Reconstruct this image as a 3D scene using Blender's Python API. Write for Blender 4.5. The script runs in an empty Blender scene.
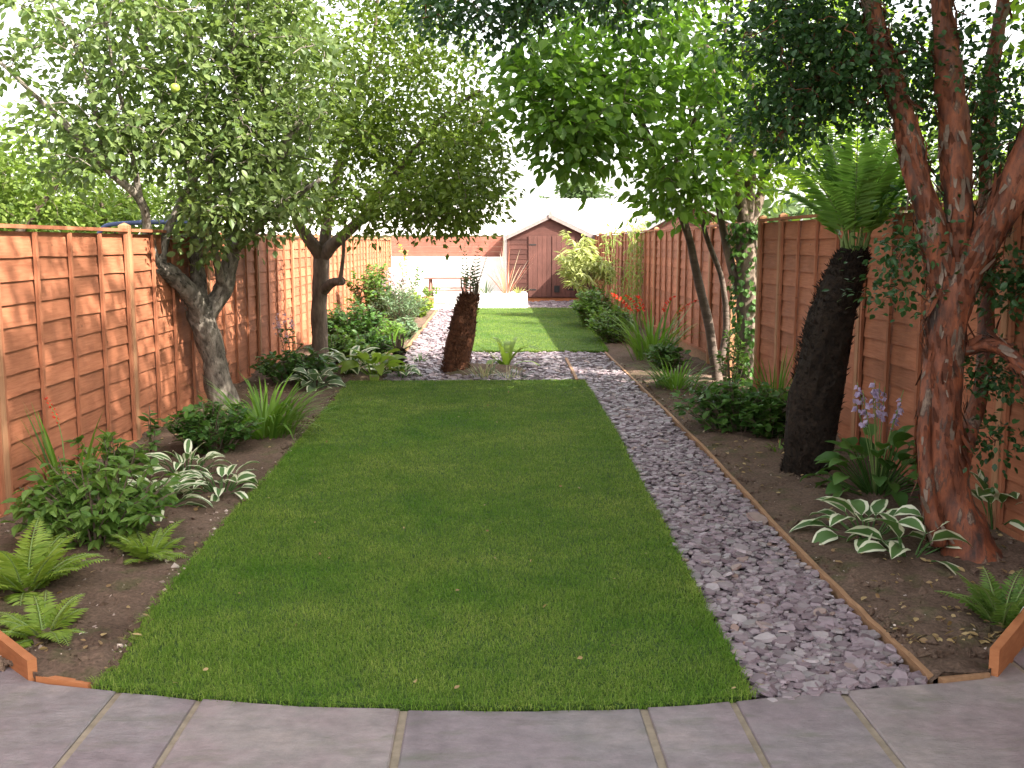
import bpy, math, random
import numpy as np
from mathutils import Vector, Matrix, noise as mnoise

rng = np.random.default_rng(11)
random.seed(11)
scene = bpy.context.scene
COL = scene.collection
R = math.radians
A = np.array

# ------------------------------------------------------------------ camera
F_PX, CAM_H = 1050.0, 1.65
cam_d = bpy.data.cameras.new('camera')
cam_d.sensor_width = 36.0
cam_d.lens = F_PX / 1024 * 36
cam_d.clip_start = 0.05
cam_d.clip_end = 2000
cam = bpy.data.objects.new('camera', cam_d)
COL.objects.link(cam)
cam.location = (0, 0, CAM_H)
cam.rotation_euler = (R(90 - 7.65), 0, R(-1.2))
scene.camera = cam
_M = np.array(cam.rotation_euler.to_matrix())


def ray(px, py):
    return _M @ A([(px - 512) / F_PX, (384 - py) / F_PX, -1.0])


def G(px, py, z=0.0):
    """point of the ground (height z) seen at a pixel of the photograph"""
    d = ray(px, py)
    return A([0, 0, CAM_H]) + d * ((z - CAM_H) / d[2])


def D(px, py, y):
    """point at distance y down the garden seen at a pixel"""
    d = ray(px, py)
    return A([0, 0, CAM_H]) + d * (y / d[1])


# ------------------------------------------------------------------ mesh builder
class MB:
    def __init__(self):
        self.V, self.F, self.n = [], [], 0

    def add(self, v, f, mat=0):
        v = np.asarray(v, float).reshape(-1, 3)
        f = np.asarray(f, int)
        if f.ndim == 1:
            f = f[None]
        if len(v) == 0 or len(f) == 0:
            return
        self.V.append(v)
        self.F.append((f + self.n, mat))
        self.n += len(v)

    def poly(self, pts, mat=0):
        self.add(pts, [list(range(len(pts)))], mat)

    def box(self, c, s, mat=0, rot=None):
        x, y, z = np.asarray(s, float) / 2
        v = A([[-x, -y, -z], [x, -y, -z], [x, y, -z], [-x, y, -z], [-x, -y, z], [x, -y, z], [x, y, z], [-x, y, z]])
        if rot is not None:
            v = v @ np.asarray(rot).T
        self.add(v + A(c), [[0, 3, 2, 1], [4, 5, 6, 7], [0, 1, 5, 4], [1, 2, 6, 5], [2, 3, 7, 6], [3, 0, 4, 7]], mat)

    def prism(self, outline, z0, z1, mat=0):
        o = np.asarray(outline, float)
        k = len(o)
        v = np.vstack([np.c_[o[:, :2], np.full(k, z0)], np.c_[o[:, :2], np.full(k, z1)]])
        n0 = self.n
        self.add(v, [[i, (i + 1) % k, k + (i + 1) % k, k + i] for i in range(k)], mat)
        self.F.append((A([[n0 + k + i for i in range(k)]]), mat))
        self.F.append((A([[n0 + i for i in range(k)][::-1]]), mat))

    def build(self, name, mats, parent=None, smooth=False, loc=None):
        me = bpy.data.meshes.new(name)
        V = np.vstack(self.V) if self.V else np.zeros((0, 3))
        off = A([0, 0, 0.])
        if parent is not None:
            off = A(parent.matrix_basis.translation)
            if parent.parent is not None:
                off = off + A(parent.parent.matrix_basis.translation)
        elif loc is not None:
            off = A(loc)
        V = V - off
        me.vertices.add(len(V))
        me.vertices.foreach_set('co', V.ravel().astype(np.float32))
        li, ls, mi, cur = [], [], [], 0
        for f, m in self.F:
            k = f.shape[1]
            li.append(f.ravel())
            ls.append(cur + np.arange(len(f)) * k)
            mi.append(np.full(len(f), m))
            cur += f.size
        li, ls, mi = np.concatenate(li), np.concatenate(ls), np.concatenate(mi)
        me.loops.add(len(li))
        me.loops.foreach_set('vertex_index', li.astype(np.int32))
        me.polygons.add(len(ls))
        me.polygons.foreach_set('loop_start', ls.astype(np.int32))
        me.polygons.foreach_set('material_index', mi.astype(np.int32))
        me.polygons.foreach_set('use_smooth', np.full(len(ls), smooth, bool))
        me.update(calc_edges=True)
        me.validate()
        for m in (mats if isinstance(mats, (list, tuple)) else [mats]):
            me.materials.append(m)
        o = bpy.data.objects.new(name, me)
        COL.objects.link(o)
        if parent is not None:
            o.parent = parent
        elif loc is not None:
            o.location = loc
        return o


def tag(o, label, cat, group=None):
    o['label'] = label
    o['category'] = cat
    if group:
        o['group'] = group
    return o


def kind(o, k):
    o['kind'] = k
    return o


def thing(name, label, cat, loc, group=None):
    o = bpy.data.objects.new(name, None)
    o.empty_display_size = .1
    COL.objects.link(o)
    o.location = loc
    return tag(o, label, cat, group)


def copy_obj(o, parent=None):
    c = o.copy()
    COL.objects.link(c)
    if parent is not None:
        c.parent = parent
    return c


# ------------------------------------------------------------------ materials
def new_mat(name):
    m = bpy.data.materials.new(name)
    m.use_nodes = True
    nt = m.node_tree
    return m, nt, nt.nodes['Principled BSDF'], nt.nodes['Material Output']


def ramp(nt, fac, stops, interp='LINEAR'):
    r = nt.nodes.new('ShaderNodeValToRGB')
    r.color_ramp.interpolation = interp
    while len(r.color_ramp.elements) < len(stops):
        r.color_ramp.elements.new(.5)
    for e, (p, c) in zip(r.color_ramp.elements, stops):
        e.position = p
        e.color = (*c, 1)
    nt.links.new(fac, r.inputs[0])
    return r.outputs[0]


def nz(nt, scale, detail=4, rough=.6, stretch=None, coord='Object'):
    t = nt.nodes.new('ShaderNodeTexCoord')
    n = nt.nodes.new('ShaderNodeTexNoise')
    n.inputs['Scale'].default_value = scale
    n.inputs['Detail'].default_value = detail
    n.inputs['Roughness'].default_value = rough
    if stretch:
        mp = nt.nodes.new('ShaderNodeMapping')
        mp.inputs['Scale'].default_value = stretch
        nt.links.new(t.outputs[coord], mp.inputs[0])
        nt.links.new(mp.outputs[0], n.inputs[0])
    else:
        nt.links.new(t.outputs[coord], n.inputs[0])
    return n.outputs[0]


def mixc(nt, fac, a, b, mode='MIX'):
    m = nt.nodes.new('ShaderNodeMix')
    m.data_type = 'RGBA'
    m.blend_type = mode
    for inp, val in ((m.inputs[0], fac), (m.inputs[6], a), (m.inputs[7], b)):
        if hasattr(val, 'links') or hasattr(val, 'is_linked'):
            nt.links.new(val, inp)
        elif isinstance(val, tuple):
            inp.default_value = (*val, 1)
        else:
            inp.default_value = val
    return m.outputs[2]


def bump(nt, h, strength, dist, bsdf):
    b = nt.nodes.new('ShaderNodeBump')
    b.inputs['Strength'].default_value = strength
    b.inputs['Distance'].default_value = dist
    nt.links.new(h, b.inputs['Height'])
    nt.links.new(b.outputs[0], bsdf.inputs['Normal'])


def island(nt):
    return nt.nodes.new('ShaderNodeNewGeometry').outputs['Random Per Island']


def leaf_mat(name, c1, c2, trans=.4, rough=.45, tcol=None, odd=None):
    """leaf colour varies from leaf to leaf; light passes through the blade"""
    m, nt, b, out = new_mat(name)
    stops = [(0, c1), (.85, c2)]
    if odd:
        stops += [(.97, odd)]
    c = ramp(nt, island(nt), stops)
    b.inputs['Roughness'].default_value = rough
    b.inputs['Specular IOR Level'].default_value = .28
    nt.links.new(c, b.inputs['Base Color'])
    tr = nt.nodes.new('ShaderNodeBsdfTranslucent')
    tc = mixc(nt, .6, c, tcol or (c2[0] * 1.7, c2[1] * 1.9, c2[2] * .9))
    nt.links.new(tc, tr.inputs[0])
    mx = nt.nodes.new('ShaderNodeMixShader')
    mx.inputs[0].default_value = trans
    nt.links.new(b.outputs[0], mx.inputs[1])
    nt.links.new(tr.outputs[0], mx.inputs[2])
    nt.links.new(mx.outputs[0], out.inputs[0])
    return m


def plain(name, c1, c2, scale=8, rough=.8, bstr=.3, bdist=.01, stretch=None, isl=0.0, detail=5):
    m, nt, b, out = new_mat(name)
    n = nz(nt, scale, detail, .6, stretch)
    c = ramp(nt, n, [(.3, c1), (.7, c2)])
    if isl:
        v = ramp(nt, island(nt), [(0, (1 - isl,) * 3), (1, (1 + isl * .4,) * 3)])
        c = mixc(nt, 1.0, c, v, 'MULTIPLY')
    nt.links.new(c, b.inputs['Base Color'])
    b.inputs['Roughness'].default_value = rough
    b.inputs['Specular IOR Level'].default_value = .25
    if bstr:
        bump(nt, n, bstr, bdist, b)
    return m


M = {}
# timber: grain stretched along the board
def wood(name, c1, c2, stretch, isl=.25, rough=.75):
    m, nt, b, out = new_mat(name)
    n = nz(nt, 5, 7, .65, stretch)
    n2 = nz(nt, 1.6, 4, .6)
    c = ramp(nt, n, [(.28, c1), (.72, c2)])
    c = mixc(nt, 1.0, c, ramp(nt, n2, [(.3, (.72, .7, .68)), (.7, (1.12, 1.1, 1.08))]), 'MULTIPLY')
    v = ramp(nt, island(nt), [(0, (1 - isl, 1 - isl, 1 - isl)), (1, (1.1, 1.08, 1.06))])
    c = mixc(nt, 1.0, c, v, 'MULTIPLY')
    nt.links.new(c, b.inputs['Base Color'])
    b.inputs['Roughness'].default_value = rough
    b.inputs['Specular IOR Level'].default_value = .2
    kn = nt.nodes.new('ShaderNodeTexVoronoi')
    kn.inputs['Scale'].default_value = 3.2
    tcn = nt.nodes.new('ShaderNodeTexCoord')
    mpn = nt.nodes.new('ShaderNodeMapping')
    mpn.inputs['Scale'].default_value = (1, 1, 2.2)
    nt.links.new(tcn.outputs['Object'], mpn.inputs[0])
    nt.links.new(mpn.outputs[0], kn.inputs[0])
    c = mixc(nt, ramp(nt, kn.outputs['Distance'], [(.035, (.75, .75, .75)), (.075, (0, 0, 0))]), c, (.07, .03, .018))
    st = nz(nt, 2.6, 6, .7, (1, 1, .6))
    c = mixc(nt, ramp(nt, st, [(.56, (0, 0, 0)), (.74, (.55, .55, .55))]), c, (c1[0] * .55, c1[1] * .62, c1[2] * .75))
    nt.links.new(c, b.inputs['Base Color'])
    bump(nt, n, .35, .006, b)
    return m


M['fence_board'] = wood('fence_board_wood', (.30, .108, .055), (.44, .182, .10), (14, .9, 14))
M['screen'] = wood('screen_board_wood', (.20, .075, .052), (.29, .12, .09), (.9, 14, 14))
M['fence_batten'] = wood('fence_batten_wood', (.28, .10, .052), (.40, .17, .092), (14, 14, .9))
M['post'] = wood('fence_post_wood', (.30, .15, .08), (.42, .23, .13), (14, 14, .9))
M['edging'] = wood('edging_timber', (.22, .125, .07), (.36, .22, .125), (9, 2, 12))
M['edging_red'] = wood('stained_edging_timber', (.32, .12, .05), (.44, .19, .085), (2, 2, 12))
M['shed'] = wood('shed_boards', (.068, .028, .023), (.10, .043, .035), (1.2, 1.2, 14), .22)
M['shed_door'] = wood('shed_door_boards', (.078, .034, .028), (.11, .049, .04), (14, 14, .9), .15)
M['pink_bench'] = wood('bench_wood', (.15, .075, .06), (.22, .12, .10), (6, 6, 6), .2)
M['concrete'] = plain('concrete', (.30, .26, .21), (.42, .37, .31), 14, .9, .3)
M['white_render'] = plain('white_render', (.72, .71, .69), (.84, .83, .81), 6, .9, .15)
M['white_paint'] = plain('white_paint', (.74, .73, .71), (.82, .81, .79), 4, .5, .05)
M['pale_paving'] = plain('pale_paving', (.62, .6, .56), (.76, .74, .7), 3, .8, .1)
M['roof_pale'] = plain('pale_sheet_roof', (.42, .40, .39), (.5, .48, .46), 1.2, .6, .05)
M['roof_grey'] = plain('grey_felt_roof', (.16, .16, .17), (.24, .24, .25), 5, .9, .2)
M['brick_pale'] = plain('pale_brick', (.45, .36, .3), (.56, .47, .4), 6, .9, .2)
M['blue_tube'] = plain('blue_painted_tube', (.06, .075, .17), (.08, .10, .22), 4, .4, .02)
M['dark_hole'] = plain('dark_opening', (.012, .012, .012), (.02, .02, .02), 4, .8, 0)
M['grey_trim'] = plain('weathered_trim', (.17, .13, .12), (.24, .19, .18), 9, .8, .2)
M['soil_litter'] = plain('pebbles', (.26, .18, .145), (.56, .48, .42), 3, .9, .2, isl=.6)
M['label'] = plain('white_plastic', (.78, .78, .76), (.84, .84, .82), 3, .4, 0)
M['terracotta'] = plain('terracotta', (.4, .16, .1), (.5, .22, .14), 6, .8, .1)

# barks
M['bark_grey'] = plain('apple_bark', (.045, .037, .03), (.27, .235, .195), 17, .95, .9, .03, (1, 1, .5))
M['bark_dark'] = plain('plum_bark', (.07, .052, .042), (.22, .165, .13), 12, .95, .9, .03, (1, 1, .35))
M['bark_cherry'] = plain('cherry_bark', (.05, .035, .028), (.13, .095, .075), 12, .8, .6, .02, (.5, .5, 2))
m, nt, b, out = new_mat('myrtle_bark')
n1 = nz(nt, 9, 6, .62, (1, 1, .3))
n2 = nz(nt, 22, 4, .6, (1, 1, .4))
c = ramp(nt, n1, [(.36, (.03, .015, .010)), (.45, (.12, .034, .014)), (.54, (.20, .058, .022)), (.585, (.06, .03, .02)), (.61, (.19, .135, .10)), (.66, (.08, .05, .035))])
c = mixc(nt, 1, c, ramp(nt, n2, [(.3, (.45, .42, .4)), (.7, (1.2, 1.15, 1.1))]), 'MULTIPLY')
nt.links.new(c, b.inputs['Base Color'])
b.inputs['Roughness'].default_value = .7
bump(nt, n1, .8, .03, b)
M['bark_myrtle'] = m
M['fern_trunk'] = plain('tree_fern_fibre', (.008, .006, .005), (.03, .02, .013), 30, 1, .8, .03)
M['fern_trunk_red'] = plain('young_tree_fern_fibre', (.035, .016, .010), (.14, .055, .028), 26, 1, .8, .03)
M['twig'] = plain('twig_bark', (.07, .05, .035), (.16, .12, .09), 9, .9, .2)
M['stem_green'] = plain('green_stem', (.10, .16, .04), (.16, .22, .07), 9, .6, .1)
M['cane'] = plain('bamboo_cane', (.22, .26, .08), (.36, .36, .14), 9, .5, .1)

M['flake_red'] = plain('bark_flake_red', (.055, .018, .01), (.17, .052, .024), 20, .8, .3, isl=.5)
M['flake_pale'] = plain('bark_flake_pale', (.10, .07, .052), (.21, .155, .12), 20, .85, .3, isl=.4)
M['flake_grey'] = plain('bark_flake_grey', (.04, .034, .028), (.16, .14, .115), 20, .95, .3, isl=.5)
# foliage
M['apple_leaf'] = leaf_mat('apple_leaf', (.062, .105, .03), (.145, .19, .068), .4)
M['plum_leaf'] = leaf_mat('plum_leaf', (.06, .105, .016), (.145, .195, .036), .43)
M['cherry_leaf'] = leaf_mat('cherry_leaf', (.04, .10, .014), (.11, .19, .03), .52, .4)
M['myrtle_leaf'] = leaf_mat('myrtle_leaf', (.012, .038, .012), (.04, .09, .028), .25, .35)
M['hedge_leaf'] = leaf_mat('hedge_leaf', (.08, .14, .02), (.17, .23, .05), .35)
M['far_leaf'] = leaf_mat('far_leaf', (.05, .085, .03), (.09, .13, .05), .3)
M['lime_leaf'] = leaf_mat('lime_leaf', (.07, .13, .012), (.17, .25, .03), .5)
M['fern_leaf'] = leaf_mat('fern_leaf', (.11, .19, .02), (.22, .30, .05), .4)
M['tfern_leaf'] = leaf_mat('tree_fern_leaf', (.08, .17, .03), (.16, .28, .06), .45)
M['tfern_dark'] = leaf_mat('young_frond_leaf', (.03, .05, .02), (.06, .09, .03), .2)
M['broad_leaf'] = leaf_mat('broad_leaf', (.055, .12, .02), (.12, .2, .04), .35)
M['dark_broad'] = leaf_mat('dark_broad_leaf', (.03, .085, .018), (.075, .15, .03), .3)
M['blue_leaf'] = leaf_mat('bluish_leaf', (.06, .11, .06), (.13, .19, .10), .25)
M['strap_leaf'] = leaf_mat('strap_leaf', (.05, .12, .015), (.12, .22, .03), .35)
M['hosta_green'] = leaf_mat('hosta_green', (.05, .11, .03), (.09, .17, .05), .3)
M['hosta_cream'] = leaf_mat('hosta_cream', (.52, .56, .36), (.68, .70, .52), .3, tcol=(.6, .65, .4))
M['willow_leaf'] = leaf_mat('pale_narrow_leaf', (.22, .26, .08), (.38, .40, .18), .35)
M['bamboo_leaf'] = leaf_mat('bamboo_leaf', (.14, .19, .05), (.27, .31, .1), .4)
M['yellow_leaf'] = leaf_mat('golden_leaf', (.35, .33, .06), (.5, .46, .12), .4)
M['phormium_red'] = leaf_mat('red_strap_leaf', (.28, .09, .07), (.4, .16, .11), .25)
M['phormium_cream'] = leaf_mat('cream_strap_leaf', (.5, .4, .3), (.62, .5, .38), .25)
M['dry_grass'] = leaf_mat('dry_tuft_leaf', (.24, .21, .13), (.4, .36, .24), .3)
M['red_flower'] = leaf_mat('red_petal', (.5, .02, .01), (.65, .05, .02), .3, tcol=(.7, .05, .02))
M['lilac_flower'] = leaf_mat('lilac_petal', (.42, .33, .5), (.58, .49, .64), .4, tcol=(.6, .45, .7))
M['pink_flower'] = leaf_mat('pink_petal', (.55, .36, .42), (.7, .5, .56), .4, tcol=(.7, .5, .55))

# grass, soil, slate, stone
m, nt, b, out = new_mat('grass_blade')
t = nz(nt, .9, 4, .65)
t2 = nz(nt, 5.0, 3, .6)
ci = ramp(nt, island(nt), [(0, (.085, .175, .016)), (.6, (.14, .25, .026)), (1, (.215, .30, .055))])
ci = mixc(nt, 1, ci, ramp(nt, t, [(.33, (.66, .82, .75)), (.67, (1.4, 1.14, 1.7))]), 'MULTIPLY')
ci = mixc(nt, 1, ci, ramp(nt, t2, [(.3, (.8, .86, .8)), (.7, (1.2, 1.12, 1.2))]), 'MULTIPLY')
nt.links.new(ci, b.inputs['Base Color'])
b.inputs['Roughness'].default_value = .6
b.inputs['Specular IOR Level'].default_value = .08
tr = nt.nodes.new('ShaderNodeBsdfTranslucent')
nt.links.new(ci, tr.inputs[0])
mx = nt.nodes.new('ShaderNodeMixShader')
mx.inputs[0].default_value = .3
nt.links.new(b.outputs[0], mx.inputs[1]); nt.links.new(tr.outputs[0], mx.inputs[2])
nt.links.new(mx.outputs[0], out.inputs[0])
M['grass'] = m
M['turf'] = plain('turf_base', (.022, .048, .010), (.045, .08, .018), 9, 1, .4, .02)
m, nt, b, out = new_mat('garden_soil')
n1 = nz(nt, 2.2, 5, .6); n2 = nz(nt, 55, 5, .7); n3 = nz(nt, 6, 3, .6)
c = ramp(nt, n1, [(.3, (.088, .06, .045)), (.7, (.16, .113, .086))])
c = mixc(nt, 1, c, ramp(nt, n2, [(.32, (.5, .5, .5)), (.7, (1.35, 1.3, 1.25))]), 'MULTIPLY')
mossf = ramp(nt, n3, [(.52, (0, 0, 0)), (.68, (.45, .45, .45))])
c = mixc(nt, mossf, c, (.06, .075, .025))
nt.links.new(c, b.inputs['Base Color'])
b.inputs['Roughness'].default_value = .95
b.inputs['Specular IOR Level'].default_value = .1
bump(nt, n2, .8, .02, b)
M['soil'] = m
m, nt, b, out = new_mat('plum_slate')
c = ramp(nt, island(nt), [(0, (.10, .072, .082)), (.3, (.165, .122, .138)), (.6, (.235, .185, .205)), (.8, (.15, .132, .135)), (.94, (.29, .25, .26)), (1, (.20, .125, .10))])
n2 = nz(nt, 30, 4, .6)
c = mixc(nt, 1, c, ramp(nt, n2, [(.3, (.8, .8, .8)), (.7, (1.15, 1.15, 1.15))]), 'MULTIPLY')
nt.links.new(c, b.inputs['Base Color'])
b.inputs['Roughness'].default_value = .55
bump(nt, n2, .3, .004, b)
M['slate'] = m
M['slate_base'] = plain('slate_dust', (.075, .06, .06), (.16, .125, .125), 30, .95, .8, .02)
m, nt, b, out = new_mat('sandstone')
n1 = nz(nt, 1.7, 6, .62); n2 = nz(nt, 14, 6, .65); n3 = nz(nt, 3.1, 5, .7, (1, 3.2, 1))
c = ramp(nt, n1, [(.30, (.135, .108, .114)), (.44, (.19, .155, .162)), (.55, (.185, .164, .164)), (.70, (.255, .216, .208))])
c = mixc(nt, 1, c, ramp(nt, n2, [(.3, (.74, .74, .74)), (.7, (1.16, 1.16, 1.16))]), 'MULTIPLY')
c = mixc(nt, ramp(nt, n3, [(.54, (0, 0, 0)), (.70, (.6, .6, .6))]), c, (.105, .11, .075))
v = ramp(nt, island(nt), [(0, (.84, .85, .88)), (.5, (.98, .95, .98)), (1, (1.08, 1.05, 1.02))])
c = mixc(nt, 1, c, v, 'MULTIPLY')
nt.links.new(c, b.inputs['Base Color'])
b.inputs['Roughness'].default_value = .62
rv = nz(nt, 5, 8, .68, (1, 2.2, 1))
bump(nt, rv, .55, .03, b)
M['sandstone'] = m
M['mortar'] = plain('mortar', (.16, .13, .095), (.27, .22, .165), 18, .95, .3)
M['rough_ground'] = plain('rough_grass', (.06, .09, .025), (.12, .13, .05), .6, 1, .3)

# ------------------------------------------------------------------ shape helpers
KITE_V = A([[0, 0, 0], [.28, .42, .05], [0, 1, -.04], [-.28, .42, .05]])
KITE_F = A([[0, 1, 2], [0, 2, 3]])
OVAL_V = A([[0, 0, 0], [.24, .22, .05], [.31, .55, .06], [.15, .86, .0], [0, 1.05, -.08], [-.15, .86, .0], [-.31, .55, .06], [-.24, .22, .05], [0, .5, 0]])
OVAL_F = A([[0, 1, 8], [1, 2, 8], [2, 3, 8], [3, 4, 8], [4, 5, 8], [5, 6, 8], [6, 7, 8], [7, 0, 8]])
FLAKE_V = A([[-.06, 0, -.03], [.07, 0, -.03], [.13, .4, .0], [-.1, .5, .0], [.06, .95, .06], [-.04, 1, .07]])
FLAKE_F = A([[0, 1, 2, 3], [3, 2, 4, 5]])
NARROW_V = KITE_V * A([.42, 1, 1])


def nrm(v):
    return v / (np.linalg.norm(v, axis=-1, keepdims=True) + 1e-9)


def scatter(mb, tv, tf, pos, d, up, sc, mat=0):
    pos, d, up = np.atleast_2d(pos), nrm(np.atleast_2d(d)), np.atleast_2d(up)
    n = len(pos)
    sc = np.broadcast_to(sc, (n,))
    x = nrm(np.cross(d, up))
    nn = np.cross(x, d)
    v = (tv[None, :, 0, None] * x[:, None] + tv[None, :, 1, None] * d[:, None] + tv[None, :, 2, None] * nn[:, None]) * sc[:, None, None] + pos[:, None]
    f = tf[None] + (np.arange(n) * len(tv))[:, None, None]
    mb.add(v.reshape(-1, 3), f.reshape(-1, tf.shape[1]), mat)


def smooth_path(pts, n):
    """Catmull-Rom through rows of any width"""
    p = np.asarray(pts, float)
    if len(p) == 2:
        t = np.linspace(0, 1, n)[:, None]
        return p[0] * (1 - t) + p[1] * t
    q = np.vstack([2 * p[0] - p[1], p, 2 * p[-1] - p[-2]])
    out = []
    for u in np.linspace(0, len(p) - 1 - 1e-6, n):
        i = int(u); t = u - i
        a, b_, c_, d_ = q[i:i + 4]
        out.append(.5 * (2 * b_ + (c_ - a) * t + (2 * a - 5 * b_ + 4 * c_ - d_) * t * t + (3 * b_ - a - 3 * c_ + d_) * t ** 3))
    return A(out)


def tube(mb, pts, rad, sides=8, mat=0, rough=0.0, cap=True):
    p = np.asarray(pts, float)
    r = np.broadcast_to(np.asarray(rad, float), (len(p),))
    tg = nrm(np.gradient(p, axis=0))
    ref = A([1., 0, 0]) if abs(tg[0][2]) > .8 else A([0, 0, 1.])
    a = nrm(np.cross(tg[0], ref))
    ang = np.linspace(0, 2 * np.pi, sides, endpoint=False)
    V = []
    for i in range(len(p)):
        a = nrm(a - tg[i] * np.dot(a, tg[i]))
        b_ = np.cross(tg[i], a)
        rr = r[i] * np.ones(sides)
        if rough:
            for k in range(sides):
                q = p[i] + (a * math.cos(ang[k]) + b_ * math.sin(ang[k])) * r[i]
                rr[k] *= 1 + rough * (mnoise.noise(Vector(q * A([6, 6, 3]))) + .6 * mnoise.noise(Vector(q * A([17, 17, 7]))))
        V.append(p[i] + (np.cos(ang)[:, None] * a + np.sin(ang)[:, None] * b_) * rr[:, None])
    V = np.vstack(V)
    idx = np.arange(sides)
    F = []
    for i in range(len(p) - 1):
        F.append(np.c_[i * sides + idx, i * sides + (idx + 1) % sides, (i + 1) * sides + (idx + 1) % sides, (i + 1) * sides + idx])
    n0 = mb.n
    mb.add(V, np.vstack(F), mat)
    if cap:
        mb.F.append((A([n0 + (len(p) - 1) * sides + idx]), mat))
        mb.F.append((A([n0 + idx[::-1]]), mat))


def rball(n):
    v = nrm(rng.normal(size=(n, 3)))
    return v * rng.random((n, 1)) ** .45


def hdir(az, el):
    return A([math.cos(az) * math.cos(el), math.sin(az) * math.cos(el), math.sin(el)])


# ------------------------------------------------------------------ trees
def grow_tree(name, label, cat, stems, blobs, leaf, bark, leafm, per=26, size=.06, spread=.2, group=None, tv=None, tf=None,
              sides=10, droop=.25, leaf_thick=.012, extra=None, min_r=.004, base=None, rough=.14, seg=6, flakes=None):
    """stems: lists of (x,y,z,r); blobs: (centre, (rx,ry,rz), clusters). One trunk mesh (trunk, limbs, twigs) and one crown mesh."""
    base = A(base if base is not None else stems[0][0][:3])
    root = thing(name, label, cat, (base[0], base[1], 0), group)
    wood_mb, leaf_mb = MB(), MB()
    NP, NR = [], []
    for s in stems:
        q = smooth_path(s, max(6, seg * len(s)))
        tube(wood_mb, q[:, :3], np.maximum(q[:, 3], .004), sides, rough=rough)
        k0 = int(len(q) * .35) if s is stems[0] else 0
        NP.append(q[k0:, :3]); NR.append(q[k0:, 3])
    NP, NR = np.vstack(NP), np.concatenate(NR)
    if flakes:
        fm, fn, fs = flakes
        wgt = NR / NR.sum()
        for mi in range(len(fm)):
            fn = flakes[1] if mi == 0 else flakes[1] // 4
            j = rng.choice(len(NP) - 1, fn, p=wgt[:-1] / wgt[:-1].sum())
            t = rng.random((fn, 1))
            step = NP[j + 1] - NP[j]
            step *= (np.linalg.norm(step, axis=1, keepdims=True) < .4)
            pc = NP[j] + step * t
            ax = nrm(step + A([0, 0, 1e-4]))
            o_ = nrm(np.cross(ax, rng.normal(0, 1, (fn, 3))))
            dirn = ax * rng.choice([-1, 1], fn)[:, None] + o_ * rng.uniform(-.02, .3, (fn, 1)) + rng.normal(0, .12, (fn, 3))
            scatter(wood_mb, FLAKE_V, FLAKE_F, pc + o_ * (NR[j] * 1.0)[:, None], dirn, o_, fs * rng.uniform(.4, 1.5, fn), mi + 1)
        bark = [bark] + list(fm)
    C = []
    for c, r, n in blobs:
        C.append(A(c) + rball(n) * A(r))
    C = np.vstack(C)
    dist = np.array([np.min(np.sum((NP - c) ** 2, 1)) for c in C])
    tv = KITE_V if tv is None else tv
    tf = KITE_F if tf is None else tf
    LP, LD = [], []
    for i in np.argsort(dist):
        c = C[i]
        d2 = np.sum((NP - c) ** 2, 1) + 1.2 * np.maximum(0, NP[:, 2] - c[2]) ** 2
        j = int(np.argmin(d2))
        p0, ln = NP[j], math.sqrt(np.sum((NP[j] - c) ** 2)) + 1e-4
        k = 5
        t = np.linspace(0, 1, k)[:, None]
        q = p0 * (1 - t) + c * t
        q += np.sin(np.pi * t) * (A([0, 0, .12 * ln]) + rng.normal(0, .07 * ln, 3)) + rng.normal(0, .012, (k, 3)) * np.sin(np.pi * t)
        r0 = min(NR[j] * .75, min_r + .009 * ln)
        rr = np.linspace(r0, min_r * .8, k)
        tube(wood_mb, q, rr, 5, cap=False)
        NP = np.vstack([NP, q[1:]]); NR = np.concatenate([NR, rr[1:]])
        m_ = max(3, int(per * rng.uniform(.6, 1.3)))
        u = rng.uniform(.45, 1.05, m_)
        on = np.stack([np.interp(u, t[:, 0], q[:, a]) for a in range(3)], 1)
        off = rng.normal(0, spread, (m_, 3)) * A([1, 1, .7])
        LP.append(on + off)
        LD.append(off * 1.2 + (c - p0) / ln * .12 + rng.normal(0, .16, (m_, 3)))
    LP, LD = np.vstack(LP), np.vstack(LD)
    LD = nrm(LD) - A([0, 0, droop])
    up = A([0, 0, 1.]) + rng.normal(0, .55, LP.shape)
    ok = LP[:, 2] > .12
    scatter(leaf_mb, tv, tf, LP[ok], LD[ok], up[ok], size * rng.uniform(.65, 1.25, ok.sum()))
    wood_mb.build('trunk', bark, root, smooth=True)
    leaf_mb.build('crown', leafm, root)
    return root


def pxstem(lst):
    return [tuple(D(a, b_, y)) + (r,) for a, b_, y, r in lst]


def pxblob(px, py, y, rx, rz, ry, n):
    return (D(px, py, y), (rx * y / F_PX, ry, rz * y / F_PX), n)


# ------------------------------------------------------------------ small plants
def strap(mb, base, az, L, W, el, droop, seg=6, mat=0, twist=0.0):
    """one arching strap leaf"""
    p = A(base, float).copy()
    pts, e = [p.copy()], el
    for i in range(seg):
        e -= droop / seg * (.4 + 1.2 * i / seg)
        p = p + hdir(az, e) * L / seg
        pts.append(p.copy())
    pts = A(pts)
    s = A([-math.sin(az + twist), math.cos(az + twist), 0])
    t = np.linspace(0, 1, seg + 1)
    w = W * np.minimum(1, .55 + t) * (1 - t ** 3) + .0005
    v = np.stack([pts - s * w[:, None], pts + A([0, 0, -.15]) * w[:, None], pts + s * w[:, None]], 1).reshape(-1, 3)
    f = []
    for i in range(seg):
        a = i * 3
        f += [[a, a + 1, a + 4, a + 3], [a + 1, a + 2, a + 5, a + 4]]
    mb.add(v, f, mat)
    return pts


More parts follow.
